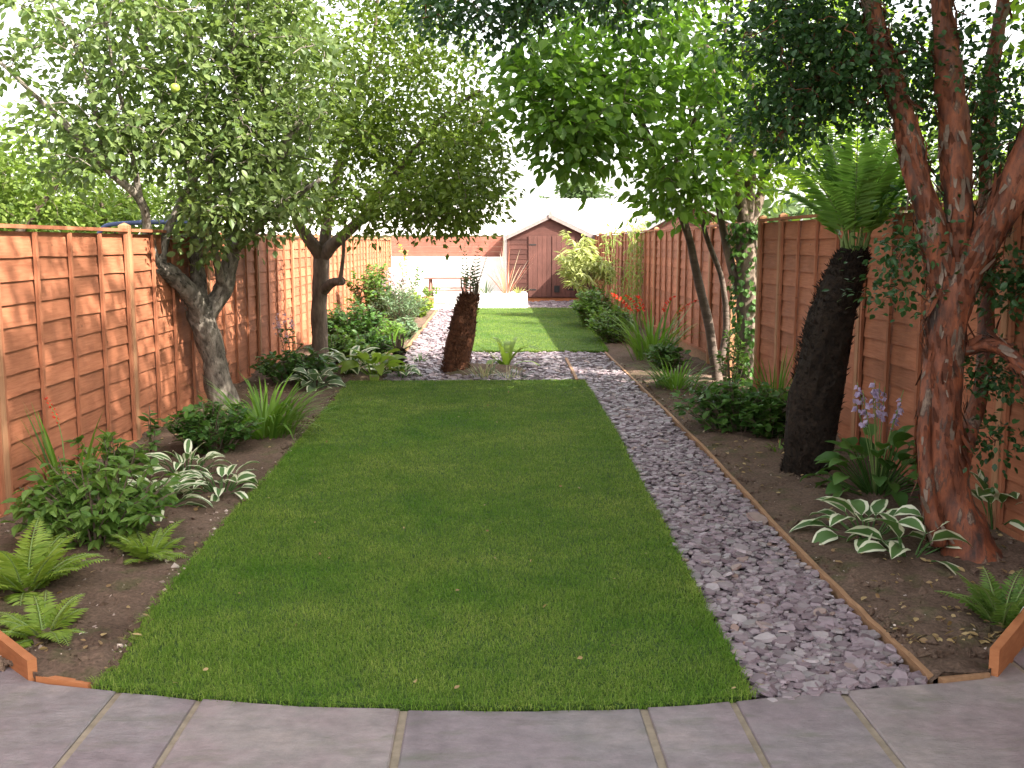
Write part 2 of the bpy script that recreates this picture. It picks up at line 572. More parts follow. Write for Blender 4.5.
def strap_clump(name, label, base, n, L, W, spread=.12, el=(55, 88), droop=(.5, 1.6), mat='strap_leaf', cat='plant', group=None, flowers=0, fmat='red_flower', lean=None, mats=None, fs=.05):
    mb, fb, sb = MB(), MB(), MB()
    mats = mats or [mat]
    for i in range(n):
        az = rng.uniform(0, 6.283) if lean is None else lean + rng.normal(0, .9)
        bp = A(base) + hdir(az, 0) * rng.uniform(0, spread) + A([0, 0, -.02])
        strap(mb, bp, az + rng.normal(0, .3), L * rng.uniform(.55, 1.1), W * rng.uniform(.7, 1.2), R(rng.uniform(*el)), rng.uniform(*droop), mat=int(rng.integers(len(mats))))
    if not flowers:
        return tag(mb.build(name, [M[k] for k in mats], loc=base, smooth=True), label, cat, group)
    root = thing(name, label, cat, base, group)
    mb.build('foliage', [M[k] for k in mats], root, smooth=True)
    for i in range(flowers):
        az = rng.uniform(0, 6.283)
        e, p = R(rng.uniform(72, 86)), A(base) + hdir(az, 0) * spread * .5
        pts = [p - A([0, 0, .02])]
        for k in range(9):
            e -= .11 * (k > 4) * 2.2
            p = p + hdir(az, e) * L * 1.08 / 9
            pts.append(p)
        st = MB()
        tube(st, A(pts), np.linspace(.006, .002, len(pts)), 5)
        so = st.build('flower_stem', M['stem_green'], root, smooth=True)
        fl = MB()
        tail = A(pts[-4:])
        for k in range(13):
            u = k / 12 * 2.999
            q = tail[int(u)] * (1 - u % 1) + tail[min(3, int(u) + 1)] * (u % 1)
            for w in range(3):
                scatter(fl, KITE_V, KITE_F, q, hdir(az + (1 if k % 2 else -1) * 1.2 + rng.normal(0, .5), rng.uniform(0, 1)), A([0, 0, 1]) + rng.normal(0, .7, 3), fs * rng.uniform(.7, 1.2))
        fl.build('flower_spike', M[fmat], so)
    return root


def broad_leaf(mb, base, az, pet, L, W, el, cream=True, seg=7, droop=1.5, margin=.68):
    """stalked, ribbed hosta leaf: petiole, then a blade with a pale margin"""
    p = A(base, float).copy(); e = el
    st = [p.copy()]
    for i in range(4):
        e -= .05
        p = p + hdir(az, e) * pet / 4
        st.append(p.copy())
    tube(mb, A(st), np.linspace(.007, .004, 5), 4, 0, cap=False)
    ce, pts = e - .25, [p.copy()]
    tgs = [hdir(az, ce)]
    for i in range(seg):
        p = p + hdir(az, ce) * L / seg
        ce -= droop / seg
        pts.append(p.copy()); tgs.append(hdir(az, ce))
    pts = A(pts)
    tw = rng.normal(0, .35)
    s = A([-math.sin(az), math.cos(az), 0]) * math.cos(tw) + A([0, 0, 1]) * math.sin(tw)
    t = np.linspace(0, 1, seg + 1)
    w = W * np.sin(np.pi * np.clip(t, 0, 1) ** .72) ** .8 + .0015
    rows = []
    for i in range(seg + 1):
        up = nrm(np.cross(s, tgs[i]))
        if up[2] < 0:
            up = -up
        mg = margin + rng.normal(0, .07)
        wav = rng.normal(0, .06, 5)
        for u, k in ((-1, 0), (-mg, 1), (0, 2), (mg, 3), (1, 4)):
            rows.append(pts[i] + s * w[i] * u + up * w[i] * (.42 * abs(u) ** 1.3 - .16 * (abs(u) > .9) + wav[k] * .8))
    f0, f1 = [], []
    for i in range(seg):
        a = i * 5
        for k in range(4):
            q = [a + k, a + k + 1, a + k + 6, a + k + 5]
            (f1 if cream and k in (0, 3) else f0).append(q)
    n0 = mb.n
    mb.add(A(rows), f0, 0)
    if f1:
        mb.F.append((A(f1) + n0, 1))


def hosta(name, label, base, n, pet, L, W, cream=True, group=None, flowers=0, green='hosta_green', el=(35, 80), fl_h=.55, margin=.68, cat='hosta'):
    mb = MB()
    mats = [M[green], M['hosta_cream']] if cream else [M[green]]
    for i in range(n):
        az = i * 2.4 + rng.normal(0, .25)
        k = i / n
        broad_leaf(mb, A(base) + hdir(az, 0) * .03, az, pet * rng.uniform(.7, 1.15), L * rng.uniform(.75, 1.1), W * rng.uniform(.8, 1.1),
                   R(el[0] + (el[1] - el[0]) * k + rng.normal(0, 6)), cream, droop=rng.uniform(.8, 1.5), margin=margin)
    if not flowers:
        return tag(mb.build(name, mats, loc=base, smooth=True), label, cat, group)
    root = thing(name, label, cat, base, group)
    mb.build('foliage', mats, root, smooth=True)
    for i in range(flowers):
        az = rng.uniform(0, 6.28)
        top = A(base) + A([math.cos(az) * .16, math.sin(az) * .16, fl_h * rng.uniform(.85, 1.12)])
        q = smooth_path([A(base), A(base) * .45 + top * .55 + hdir(az, 0) * -.02, top], 8)
        st = MB(); tube(st, q, np.linspace(.005, .0025, 8), 5)
        so = st.build('flower_stem', M['stem_green'], root, smooth=True)
        fl = MB()
        for k in range(10):
            u = rng.uniform(.66, 1)
            pp = np.array([np.interp(u, np.linspace(0, 1, 8), q[:, a]) for a in range(3)])
            a2 = rng.uniform(0, 6.28)
            for w in range(3):
                scatter(fl, KITE_V * A([1.2, 1, 1]), KITE_F, pp, hdir(a2 + rng.normal(0, .3), -.7), rng.normal(0, 1, 3), 0.046 * rng.uniform(.7, 1.1))
        fl.build('flower_spike', M['lilac_flower'], so)
    return root


def frond_pts(base, az, L, el, droop, seg=14):
    p, e = A(base, float).copy(), el
    P = [p.copy()]
    for i in range(seg):
        e -= droop / seg * (.5 + i / seg)
        p = p + hdir(az, e) * L / seg
        P.append(p.copy())
    return A(P)


def frond(leaf, stem, base, az, L, el, droop, pairs=18, plen=.2, bip=0, first=.12):
    P = frond_pts(base, az, L, el, droop)
    tube(stem, P, np.linspace(.006, .0015, len(P)), 4, cap=False)
    tg = nrm(np.gradient(P, axis=0))
    side = A([-math.sin(az), math.cos(az), 0])
    tt = np.linspace(0, 1, len(P))
    for i in range(pairs):
        t = first + (1 - first) * (i + .5) / pairs
        q = A([np.interp(t, tt, P[:, a]) for a in range(3)])
        d = nrm(A([np.interp(t, tt, tg[:, a]) for a in range(3)]))
        up = nrm(np.cross(d, side) * (1 if np.cross(d, side)[2] > 0 else -1) + A([0, 0, .01]))
        ln = plen * (math.sin(math.pi * min(1, (t * .93 + .07)) ** .75) ** .8 + .06)
        for s in (-1, 1):
            dd = nrm(side * s + d * .45 - up * .12 + rng.normal(0, .06, 3))
            if bip:
                k = max(3, int(bip * ln / plen))
                u = (np.arange(k) + .5) / k
                pos = q + dd * (u * ln)[:, None]
                w = ln * .30 * (1 - u * .85)
                pd = np.cross(up, dd)
                for s2 in (-1, 1):
                    scatter(leaf, NARROW_V * A([1.5, 1, 1]), KITE_F, pos, np.tile(pd * s2 + dd * .5, (k, 1)), np.tile(up, (k, 1)), w)
            else:
                scatter(leaf, NARROW_V * A([1.1, 1, 1]), KITE_F, q, dd, up, ln)


def fern(name, label, base, n, L, pairs=16, plen=.09, el=(30, 75), droop=(.8, 1.6), mat='fern_leaf', group=None, bip=0, az0=None, cat='fern'):
    root = thing(name, label, cat, base, group)
    lf, st = MB(), MB()
    for i in range(n):
        az = (i / n * 6.283 if az0 is None else az0 + (i / n - .5) * 4) + rng.normal(0, .25)
        frond(lf, st, A(base) + hdir(az, 0) * .02, az, L * rng.uniform(.7, 1.1), R(rng.uniform(*el)), rng.uniform(*droop), pairs, plen, bip)
    lf.build('foliage', M[mat], root)
    st.build('stems', M['stem_green'], root)
    return root


def bush(name, label, base, rx, ry, h, stems, leaf, per=14, mat='broad_leaf', cat='shrub', group=None, tv=None, tf=None, stem_mat='twig', el=.2, flower=None, fsize=.02, nfl=0, low=.15, lean=(0, 0)):
    """stems rise from the base and carry leaves right along them"""
    tv = OVAL_V if tv is None else tv
    tf = OVAL_F if tf is None else tf
    root = thing(name, label, cat, base, group)
    lf, sb, fb = MB(), MB(), MB()
    LP, LD, LU, tips = [], [], [], []
    for i in range(stems):
        az, r = rng.uniform(0, 6.283), math.sqrt(rng.random())
        hh = h * rng.uniform(.65, 1.05) * math.sqrt(max(.12, 1 - .75 * r * r))
        top = A(base) + A([math.cos(az) * rx * r + lean[0] * hh, math.sin(az) * ry * r + lean[1] * hh, hh])
        bs = A(base) + A([math.cos(az) * rx * r, math.sin(az) * ry * r, 0]) * .25 - A([0, 0, .03])
        mid = (bs + top) / 2 + A([0, 0, .12 * h]) + rng.normal(0, .03 * h, 3)
        q = smooth_path([bs, mid, top], 8)
        tube(sb, q, np.linspace(.006, .0025, 8), 5, cap=False)
        tips.append(top)
        k = max(3, int(per * rng.uniform(.7, 1.3)))
        u = rng.uniform(low, 1, k) ** .8
        P = np.stack([np.interp(u, np.linspace(0, 1, 8), q[:, a]) for a in range(3)], 1)
        a2 = rng.uniform(0, 6.283, k)
        dd = np.stack([np.cos(a2), np.sin(a2), rng.normal(el, .35, k)], 1) + A([math.cos(az), math.sin(az), 0]) * .5
        LP.append(P); LD.append(dd); LU.append(A([0, 0, 1.]) + rng.normal(0, .3, (k, 3)))
    LP, LD, LU = np.vstack(LP), np.vstack(LD), np.vstack(LU)
    scatter(lf, tv, tf, LP, LD, LU, leaf * rng.uniform(.6, 1.2, len(LP)))
    lf.build('foliage', M[mat], root)
    sb.build('stems', M[stem_mat], root)
    if flower:
        pick = sorted(tips, key=lambda p: -p[2] + rng.normal(0, .1))[:nfl]
        for t_ in pick:
            fl = MB()
            nn = 14
            scatter(fl, KITE_V * A([1.4, 1, 1]), KITE_F, t_ + rng.normal(0, fsize * .9, (nn, 3)) * A([.6, .6, 1.8]) + A([0, 0, fsize * 1.5]), rng.normal(0, 1, (nn, 3)), rng.normal(0, 1, (nn, 3)), fsize * 1.1)
            fl.build('flower_spike', M[flower], root)
    return root


# ------------------------------------------------------------------ light and sky
SUN_EL, SUN_AZ = R(40), A([.85, -.53])           # azimuth: towards the sun on the ground
SUN_AZ = SUN_AZ / np.linalg.norm(SUN_AZ)
sd = bpy.data.lights.new('sun', 'SUN')
sd.energy = 3.8
sd.angle = R(.55)
sd.color = (1, .93, .82)
sun = bpy.data.objects.new('sun', sd)
COL.objects.link(sun)
to_sun = Vector((SUN_AZ[0] * math.cos(SUN_EL), SUN_AZ[1] * math.cos(SUN_EL), math.sin(SUN_EL)))
sun.rotation_euler = to_sun.to_track_quat('Z', 'Y').to_euler()
sun.location = (8, -6, 12)
w = bpy.data.worlds.new('World')
scene.world = w
w.use_nodes = True
nt = w.node_tree
sky = nt.nodes.new('ShaderNodeTexSky')
sky.sky_type = 'NISHITA'
sky.sun_disc = False
sky.sun_elevation = SUN_EL
sky.sun_rotation = math.atan2(SUN_AZ[0], SUN_AZ[1])
sky.dust_density = 3.0
sky.air_density = 1.0
bg = nt.nodes['Background']
bg.inputs[1].default_value = .15
hs = nt.nodes.new('ShaderNodeHueSaturation')       # thin bright cloud takes most of the blue out
hs.inputs['Saturation'].default_value = .30
nt.links.new(sky.outputs[0], hs.inputs['Color'])
warm = nt.nodes.new('ShaderNodeMix'); warm.data_type = 'RGBA'; warm.blend_type = 'MULTIPLY'
warm.inputs[0].default_value = 1.0
warm.inputs[7].default_value = (1.04, 1.0, .95, 1)
nt.links.new(hs.outputs[0], warm.inputs[6])
nt.links.new(warm.outputs[2], bg.inputs[0])
vs = scene.view_settings
vs.view_transform = 'Standard'
vs.look = 'None'
vs.exposure = 2.42
vs.gamma = 1.0
vs.use_curve_mapping = False
scene.cycles.max_bounces = 8
scene.cycles.transparent_max_bounces = 8
scene.cycles.use_denoising = True

# ------------------------------------------------------------------ outlines on the ground (x, y)
def P2(*px):
    return A([G(a, b_)[:2] for a, b_ in px])


LAWN_R = P2((583, 383), (616, 438), (638, 485), (661, 527), (675, 558), (700, 606), (725, 655), (750, 702))
LAWN_L = P2((350, 384), (330, 408), (296, 450), (276, 474), (259, 491), (218, 537), (177, 586), (135, 640), (95, 691))
LAWN_F = P2((95, 692), (200, 703), (300, 710), (400, 713), (500, 714), (600, 713), (680, 710), (750, 703))
EDGE_R = P2((931, 687), (864, 620), (797, 553), (708, 456), (660, 408), (605, 354))
PX = P2((96, 692), (35, 686), (0, 661), (931, 687), (990, 682), (1024, 645))


def x_at(line, y):
    o = np.argsort(line[:, 1])
    return np.interp(y, line[o, 1], line[o, 0])


Y0, YL1 = 3.72, float(LAWN_R[0, 1])             # near lawn from .. to
FENCE_X = 2.95
lawn_poly = np.vstack([LAWN_F, LAWN_R[::-1][1:], LAWN_L])
FAR_LAWN = P2((467, 353), (607, 353), (577, 309.5), (478, 309.5))

mb = MB()
mb.poly([[-400, -300, -.07], [400, -300, -.07], [400, 700, -.07], [-400, 700, -.07]])
kind(mb.build('ground', M['rough_ground']), 'structure')

front = np.vstack([A([[-3.0, 5.15]]), PX[2:3], PX[1:2], LAWN_F, P2((840, 695)), PX[3:4], PX[4:5], PX[5:6], A([[3.0, 5.1]])])
front = front - A([0, .012])


def edge_y(x):
    return float(np.interp(x, front[:, 0], front[:, 1]))


# soil beds, lumpy strips
def bed(name, xin, xout, ys, hgt=.03, nu=34):
    mb = MB()
    V = []
    for y in ys:
        a, b_ = xin(y), xout(y)
        for u in np.linspace(0, 1, nu):
            x = a + (b_ - a) * u
            yy = max(y, edge_y(x) + .012)
            z = hgt * .6 + hgt * 1.2 * mnoise.noise(Vector((x * 2.2, y * 2.2, 1))) + .022 * mnoise.noise(Vector((x * 9, y * 9, 4))) + .012 * mnoise.noise(Vector((x * 27, y * 27, 7)))
            z = z * min(1, u * 8) + (.0 if u > .03 else -.01)
            V.append((x, yy, z + .022))
    n = len(ys)
    F = []
    for i in range(n - 1):
        for k in range(nu - 1):
            F.append((i * nu + k, i * nu + k + 1, (i + 1) * nu + k + 1, (i + 1) * nu + k))
    mb.add(V, F)
    return kind(mb.build(name, M['soil'], smooth=True), 'structure')


def left_in(y):
    return float(x_at(LAWN_L, y)) + .04 if y < 12.45 else -1.29


def left_out(y):
    return max(-FENCE_X + .015, -1.9 - max(0, y - 3.9) * 1.05) if y < 5.2 else -FENCE_X + .015


def right_in(y):
    return float(x_at(EDGE_R, y)) if y < 15.7 else float(np.interp(y, [15.7, 26], [FAR_LAWN[1, 0], FAR_LAWN[2, 0]])) + .02


def right_out(y):
    return min(FENCE_X - .015, 2.05 + max(0, y - 3.95) * 1.0) if y < 5.1 else FENCE_X - .015


ysn = np.concatenate([np.arange(3.6, 9, .04), np.arange(9, 14, .07), np.arange(14, 26, .16)])
bed('left_bed_soil', left_in, left_out, ysn)
bed('right_bed_soil', right_in, right_out, ysn)

# slate path sheet under lawns and chips
mb = MB()
mb.poly([[-1.3, 3.7, -.015], [1.72, 3.7, -.015], [1.72, 15.8, -.015], [2.2, 26, -.015], [2.9, 26, -.015], [2.9, 31, -.015], [-1.3, 31, -.015]])
kind(mb.build('path', M['slate_base']), 'structure')

# lawns: a turf sheet with sides
mb = MB(); mb.prism(lawn_poly, -.03, .028)
kind(mb.build('lawn', M['turf']), 'structure')
mb = MB(); mb.prism(FAR_LAWN, -.03, .028)
kind(mb.build('lawn', M['turf']), 'structure')

# fernery soil between the lawns
mb = MB()
cen = G(478, 372)[:2]
pts = []
for i in range(40):
    a = i / 40 * 6.283
    r = 1 + .12 * math.sin(3 * a + 1) + .08 * math.sin(5 * a)
    pts.append(cen + A([math.cos(a) * .62 * r, math.sin(a) * .62 * r]))
V = [(*cen, .10)]
for s, z in ((.35, .085), (.7, .05), (1.0, -.02)):
    V += [(*(cen + (p - cen) * s), z + (rng.normal(0, .008) if z > 0 else 0)) for p in pts]
F = []
mb.add(V, [[0, 1 + i, 1 + (i + 1) % 40] for i in range(40)])
for k in range(2):
    mb.F.append((A([[1 + k * 40 + i, 1 + (k + 1) * 40 + i, 1 + (k + 1) * 40 + (i + 1) % 40, 1 + k * 40 + (i + 1) % 40] for i in range(40)]), 0))
kind(mb.build('soil_mound', M['soil'], smooth=True), 'structure')


# ---- grass
def in_poly(p, poly):
    x, y = p[:, 0], p[:, 1]
    c = np.zeros(len(p), bool)
    j = len(poly) - 1
    for i in range(len(poly)):
        a, b_ = poly[i], poly[j]
        hit = ((a[1] > y) != (b_[1] > y)) & (x < (b_[0] - a[0]) * (y - a[1]) / (b_[1] - a[1] + 1e-12) + a[0])
        c ^= hit
        j = i
    return c


def blades(mb, P, L, W):
    n = len(P)
    az = rng.uniform(0, 6.283, n)
    d = np.stack([np.cos(az), np.sin(az), np.zeros(n)], 1)
    s = np.stack([-np.sin(az), np.cos(az), np.zeros(n)], 1)
    lean = rng.uniform(.55, 1.35, n)[:, None]
    L, W = L[:, None], W[:, None]
    p1 = P + d * L * .28 * lean + A([0, 0, 1]) * L * .55
    p2 = P + d * L * .8 * lean + A([0, 0, 1]) * L * (1 - .45 * lean)
    v = np.stack([P - s * W, P + s * W, p1 + s * W * .8, p1 - s * W * .8, p2], 1).reshape(-1, 3)
    o = (np.arange(n) * 5)[:, None]
    mb.add(v, o + A([0, 1, 2, 3]), 0)
    mb.F.append((o + A([3, 2, 4]) + mb.n - len(v), 0))


def grass(name, poly, n, near, power, size):
    lo, hi = poly.min(0), poly.max(0)
    out, tot = [], 0
    while tot < n:
        p = rng.uniform(lo, hi, (200000, 2))
        p = p[rng.random(len(p)) < (near / np.maximum(near, p[:, 1])) ** power]
        p = p[in_poly(p, poly)]
        out.append(p); tot += len(p)
    p = np.vstack(out)[:n]
    k = (p[:, 1] / near) ** .55
    P = np.c_[p, np.full(n, .026)]
    mb = MB()
    lush = A([mnoise.noise(Vector((q[0] * 1.6, q[1] * 1.6, 0))) for q in p])
    blades(mb, P, size * rng.uniform(.6, 1.2, n) * (1 + .3 * lush), 0.0012 * k * rng.uniform(.7, 1.3, n))
    # longer tufts along the cut edges
    e = []
    for a, b_ in zip(poly, np.roll(poly, -1, 0)):
        ln = np.linalg.norm(b_ - a)
        m_ = int(ln * 700)
        t = rng.random((m_, 1))
        e.append(a * (1 - t) + b_ * t + rng.normal(0, .012, (m_, 2)))
    e = np.vstack(e)
    blades(mb, np.c_[e, np.full(len(e), .012)], size * rng.uniform(.9, 2.3, len(e)), .0018 * (e[:, 1] / near) ** .5 * np.ones(len(e)))
    return kind(tag(mb.build(name, M['grass']), 'short mown green grass', 'grass'), 'stuff')


grass('grass', lawn_poly, 300000, 3.8, 1.2, .026)
grass('grass', FAR_LAWN, 60000, 15.7, 1.0, .036)

# ---- slate chips
def chips(n, poly, near, power, smin, smax):
    lo, hi = poly.min(0), poly.max(0)
    out, tot = [], 0
    while tot < n:
        p = rng.uniform(lo, hi, (40000, 2))
        p = p[rng.random(len(p)) < (near / np.maximum(near, p[:, 1])) ** power]
        p = p[in_poly(p, poly)]
        out.append(p); tot += len(p)
    return np.vstack(out)[:n]


def chip_template(k):
    a = np.linspace(0, 6.283, k, endpoint=False) + rng.uniform(-.25, .25, k)
    r = rng.uniform(.36, .56, k)
    o = np.c_[np.cos(a) * r * .78, np.sin(a) * r]
    v = np.vstack([np.c_[o, np.zeros(k)], np.c_[o * .93, np.full(k, .14)]])
    quads = A([[i, (i + 1) % k, k + (i + 1) % k, k + i] for i in range(k)])
    top = A([[k + i for i in range(k)]])
    return v, quads, top


mb = MB()
strip_r = np.vstack([LAWN_R[::-1] + A([.035, -.05]), [[1.08, 12.6], [1.08, 15.7]], EDGE_R[::-1] - A([.03, 0])])
cross = A([[-1.27, 12.5], [1.1, 12.5], [1.1, 15.7], [-1.27, 15.7]])
strip_l = A([[-1.27, 15.7], [-.36, 15.7], [-.32, 26.2], [-1.27, 26.2]])
far_bit = A([[.95, 26.3], [2.85, 26.3], [2.85, 30], [.95, 30]])
for poly, n, near, pw, s0 in ((strip_r, 9800, 3.8, .95, .050), (cross, 4200, 12, 0, .054), (strip_l, 3000, 15, .6, .062), (far_bit, 900, 26, 0, .09)):
    p = chips(n, poly, near, pw, 0, 0)
    for k in range(8):
        tv, q, top = chip_template(int(rng.integers(6, 9)))
        pk = p[k::8]
        m_ = len(pk)
        up = A([0, 0, 1.]) + rng.normal(0, .15, (m_, 3))
        d = np.c_[rng.normal(size=(m_, 2)), np.zeros(m_)]
        up_n = nrm(up)
        d = d - up_n * np.sum(d * up_n, 1, keepdims=True)
        sc = s0 * np.exp(rng.normal(0, .33, m_)) * (1 + .25 * (pk[:, 1] > 9))
        pos = np.c_[pk, rng.uniform(-.012, .022, m_)]
        n0 = mb.n
        scatter(mb, tv, q, pos, d, up, sc)
        mb.F.append(((top[None] + (np.arange(m_) * len(tv))[:, None, None]).reshape(-1, top.shape[1]) + n0, 0))
kind(tag(mb.build('slate_chippings', M['slate']), 'plum and grey slate chippings covering the garden path', 'chippings'), 'stuff')

# ---- pebbles and crumbs on the soil
mb = MB()
OCT_V = A([[1, 0, 0], [0, 1, 0], [-1, 0, 0], [0, -1, 0], [0, 0, .7], [0, 0, -.7]]) * .5
OCT_F = A([[0, 1, 4], [1, 2, 4], [2, 3, 4], [3, 0, 4], [1, 0, 5], [2, 1, 5], [3, 2, 5], [0, 3, 5]])
for xin, xout, ylo, n, big in ((left_in, left_out, 3.95, 2600, .82), (right_in, right_out, 4.0, 1300, .6)):
    ys = ylo + 14 * rng.random(n) ** 2.2
    u = rng.random(n)
    x = A([xin(y) + (xout(y) - xin(y)) * (.03 + .94 * k) for y, k in zip(ys, u)])
    z = A([.03 + .03 * mnoise.noise(Vector((a * 2.2, b_ * 2.2, 1))) for a, b_ in zip(x, ys)])
    scatter(mb, OCT_V, OCT_F, np.c_[x, ys, z], rng.normal(0, 1, (n, 3)), A([0, 0, 1.]) + rng.normal(0, .4, (n, 3)), big * .017 * np.exp(rng.normal(0, .5, n)))
kind(tag(mb.build('pebbles', M['soil_litter'], smooth=False), 'pale pebbles and crumbs scattered on the bed soil', 'pebbles'), 'stuff')
mb = MB()
for xin, xout, ylo, n in ((left_in, left_out, 3.9, 5200), (right_in, right_out, 3.95, 5200)):
    ys = ylo + 10 * rng.random(n) ** 1.9
    u = rng.random(n)
    x = A([xin(y) + (xout(y) - xin(y)) * (.02 + .96 * k) for y, k in zip(ys, u)])
    z = A([.03 + .03 * mnoise.noise(Vector((a * 2.2, b_ * 2.2, 1))) for a, b_ in zip(x, ys)])
    scatter(mb, OCT_V * A([1, 1.2, 1]), OCT_F, np.c_[x, ys, z], rng.normal(0, 1, (n, 3)), A([0, 0, 1.]) + rng.normal(0, .5, (n, 3)), .018 * np.exp(rng.normal(0, .55, n)))
kind(tag(mb.build('soil_crumbs', M['soil']), 'dark crumbs and clods of soil on the beds', 'soil'), 'stuff')
mb = MB()
for xin, xout, ylo, n in ((left_in, left_out, 4, 160), (right_in, right_out, 4.05, 420)):
    ys = ylo + 9 * rng.random(n) ** 1.7
    u = rng.random(n)
    x = A([xin(y) + (xout(y) - xin(y)) * (.03 + .94 * k) for y, k in zip(ys, u)])
    z = A([.05 + .03 * mnoise.noise(Vector((a * 2.2, b_ * 2.2, 1))) for a, b_ in zip(x, ys)])
    dd = rng.normal(0, 1, (n, 3)) * A([1, 1, .25])
    scatter(mb, OVAL_V, OVAL_F, np.c_[x, ys, z], dd, A([0, 0, 1.]) + rng.normal(0, .4, (n, 3)), rng.uniform(.02, .045, n))
n = 60
p = chips(n, lawn_poly, 3.8, .6, 0, 0)
scatter(mb, OVAL_V, OVAL_F, np.c_[p, np.full(n, .052)], rng.normal(0, 1, (n, 3)) * A([1, 1, .3]), A([0, 0, 1.]) + rng.normal(0, .5, (n, 3)), rng.uniform(.012, .028, n))
M['litter'] = leaf_mat('fallen_leaf', (.16, .09, .04), (.34, .25, .12), .2)
kind(tag(mb.build('leaf_litter', M['litter']), 'small dry fallen leaves on the bed soil', 'leaf litter'), 'stuff')

# ---- patio
mb = MB()
m_out = [[-3.0, -2.5], [3.0, -2.5]] + [list(p) for p in front[::-1]]
mb.poly([[*p, .013] for p in m_out], 1)
rows = [(-2.5, -1.6), (-1.6, -.75), (-.75, .1), (.1, .95), (.95, 1.85), (1.85, 2.85)]
def slab(x0, x1, y0, y1f):
    g = .011 + rng.uniform(0, .005)
    xs = np.linspace(x0 + g, x1 - g, max(3, int((x1 - x0) / .08)))
    bot = [(x, y0 + g + rng.normal(0, .002)) for x in xs]
    top = [(x, y1f(x) + rng.normal(0, .002)) for x in xs[::-1]]
    o = A(bot + top)
    zt = .022 + rng.normal(0, .0015)
    c = o.mean(0)
    inner = c + (o - c) * (1 - .008 / np.maximum(.1, np.linalg.norm(o - c, axis=1)))[:, None]
    k = len(o)
    v = np.vstack([np.c_[o, np.full(k, -.01)], np.c_[o, np.full(k, zt - .005)], np.c_[inner, np.full(k, zt)]])
    n0 = mb.n
    mb.add(v, [[i + r_, (i + 1) % k + r_, k + (i + 1) % k + r_, k + i + r_] for r_ in (0, k) for i in range(k)], 0)
    # strips across the top keep the face planar-ish
    m_ = len(xs)
    mb.F.append((A([[n0 + 2 * k + i, n0 + 2 * k + i + 1, n0 + 2 * k + k - 2 - i, n0 + 2 * k + k - 1 - i] for i in range(m_ - 1)]), 0))
for y0, y1 in rows:
    x = -3.0 - rng.uniform(0, .3)
    while x < 3:
        wd = rng.choice([.43, .6, .85, .85])
        slab(max(x, -3), min(x + wd, 3), y0, lambda q, y1=y1: y1 - .011)
        x += wd
jx = [-3.0, -2.2] + [G(a, b_)[0] for a, b_ in ((105, 715), (193, 715), (401, 728), (649, 728), (740, 722), (856, 715))] + [2.05, 3.0]
for a, b_ in zip(jx[:-1], jx[1:]):
    slab(a, b_, 2.85, lambda q: edge_y(q) - .004)
kind(mb.build('patio', [M['sandstone'], M['mortar']]), 'structure')

# ---- timber edgings
def board(name, label, pts, h0, h1, th=.03, mat='edging', group=None, z0=-.04):
    pts = A(pts, float)
    tg = nrm(np.gradient(pts, axis=0))
    nn = np.c_[-tg[:, 1], tg[:, 0]] * th / 2
    L_, R_ = pts + nn, pts - nn
    k = len(pts)
    hh = np.linspace(h0, h1, k) if np.ndim(h0) == 0 else A(h0)
    V = np.vstack([np.c_[L_, np.full(k, z0)], np.c_[R_, np.full(k, z0)], np.c_[R_, hh], np.c_[L_, hh]])
    F = []
    for i in range(k - 1):
        for a, b_ in ((0, 1), (1, 2), (2, 3), (3, 0)):
            F.append([a * k + i, b_ * k + i, b_ * k + i + 1, a * k + i + 1])
    F += [[0, k, 2 * k, 3 * k], [k - 1, 4 * k - 1, 3 * k - 1, 2 * k - 1]]
    mb = MB(); mb.add(V, F)
    o = mb.build(name, M[mat], loc=(*pts[0], 0))
    return tag(o, label, 'edging', group)


er = smooth_path(EDGE_R, 30) + rng.normal(0, .004, (30, 2))
board('timber_edging', 'long low timber board between the slate path and the right-hand bed', er + A([.0, .02]), .036, .036, .026)
board('timber_edging', 'low timber board along the right bed where it meets the patio', [PX[3] + A([.03, -.01]), PX[4] - A([.01, .0])], .038, .04, .028, 'edging')
board('timber_edging', 'raised orange corner board at the far right of the patio', [PX[4] + A([.01, 0]), PX[5], [2.93, 5.03]], .13, .16, .035, 'edging_red')
board('timber_edging', 'short low orange board beside the front corner of the lawn at the left bed', [PX[0] - A([.02, .0]), PX[1] + A([.01, .01])], .036, .04, .028, 'edging_red')
board('timber_edging', 'raised orange corner board at the far left of the patio', [PX[1] + A([-.01, .01]), PX[2], [-2.93, 5.1]], .10, .13, .035, 'edging_red')
board('timber_edging', 'thin timber board between the left bed and the left slate path', [[-1.29, 15.6], [-1.29, 20], [-1.29, 25.8]], .06, .06, .03)
board('timber_edging', 'short weathered board dividing the gravel between the two lawns', [G(577, 383)[:2], G(566, 361)[:2]], .05, .05, .035)

# ------------------------------------------------------------------ fences
def panel_meshes(w, h, z0, seed):
    r_ = np.random.default_rng(seed)
    mb = MB()
    nb = 12
    rh = (h - z0 - .03) / nb
    seg = 12
    ys = np.linspace(.0, w, seg + 1)
    for i in range(nb):
        zb = z0 + i * rh
        wav = .010 * A([mnoise.noise(Vector((y * 2.3, i * 7.1, seed))) for y in ys]) + r_.normal(0, .003)
        bot_z = zb - .012 + wav
        top_z = np.full(seg + 1, zb + rh + .012)
        xb = .021 + r_.normal(0, .0015)
        xt = .003
        V = np.vstack([np.c_[np.full(seg + 1, xb), ys, bot_z], np.c_[np.full(seg + 1, xt), ys, top_z],
                       np.c_[np.full(seg + 1, xt - .009), ys, top_z], np.c_[np.full(seg + 1, xb - .009), ys, bot_z]])
        k = seg + 1
        F = []
        for j in range(seg):
            for a, b_ in ((0, 1), (1, 2), (2, 3), (3, 0)):
                F.append([a * k + j, a * k + j + 1, b_ * k + j + 1, b_ * k + j])
        mb.add(V, F)
    return mb


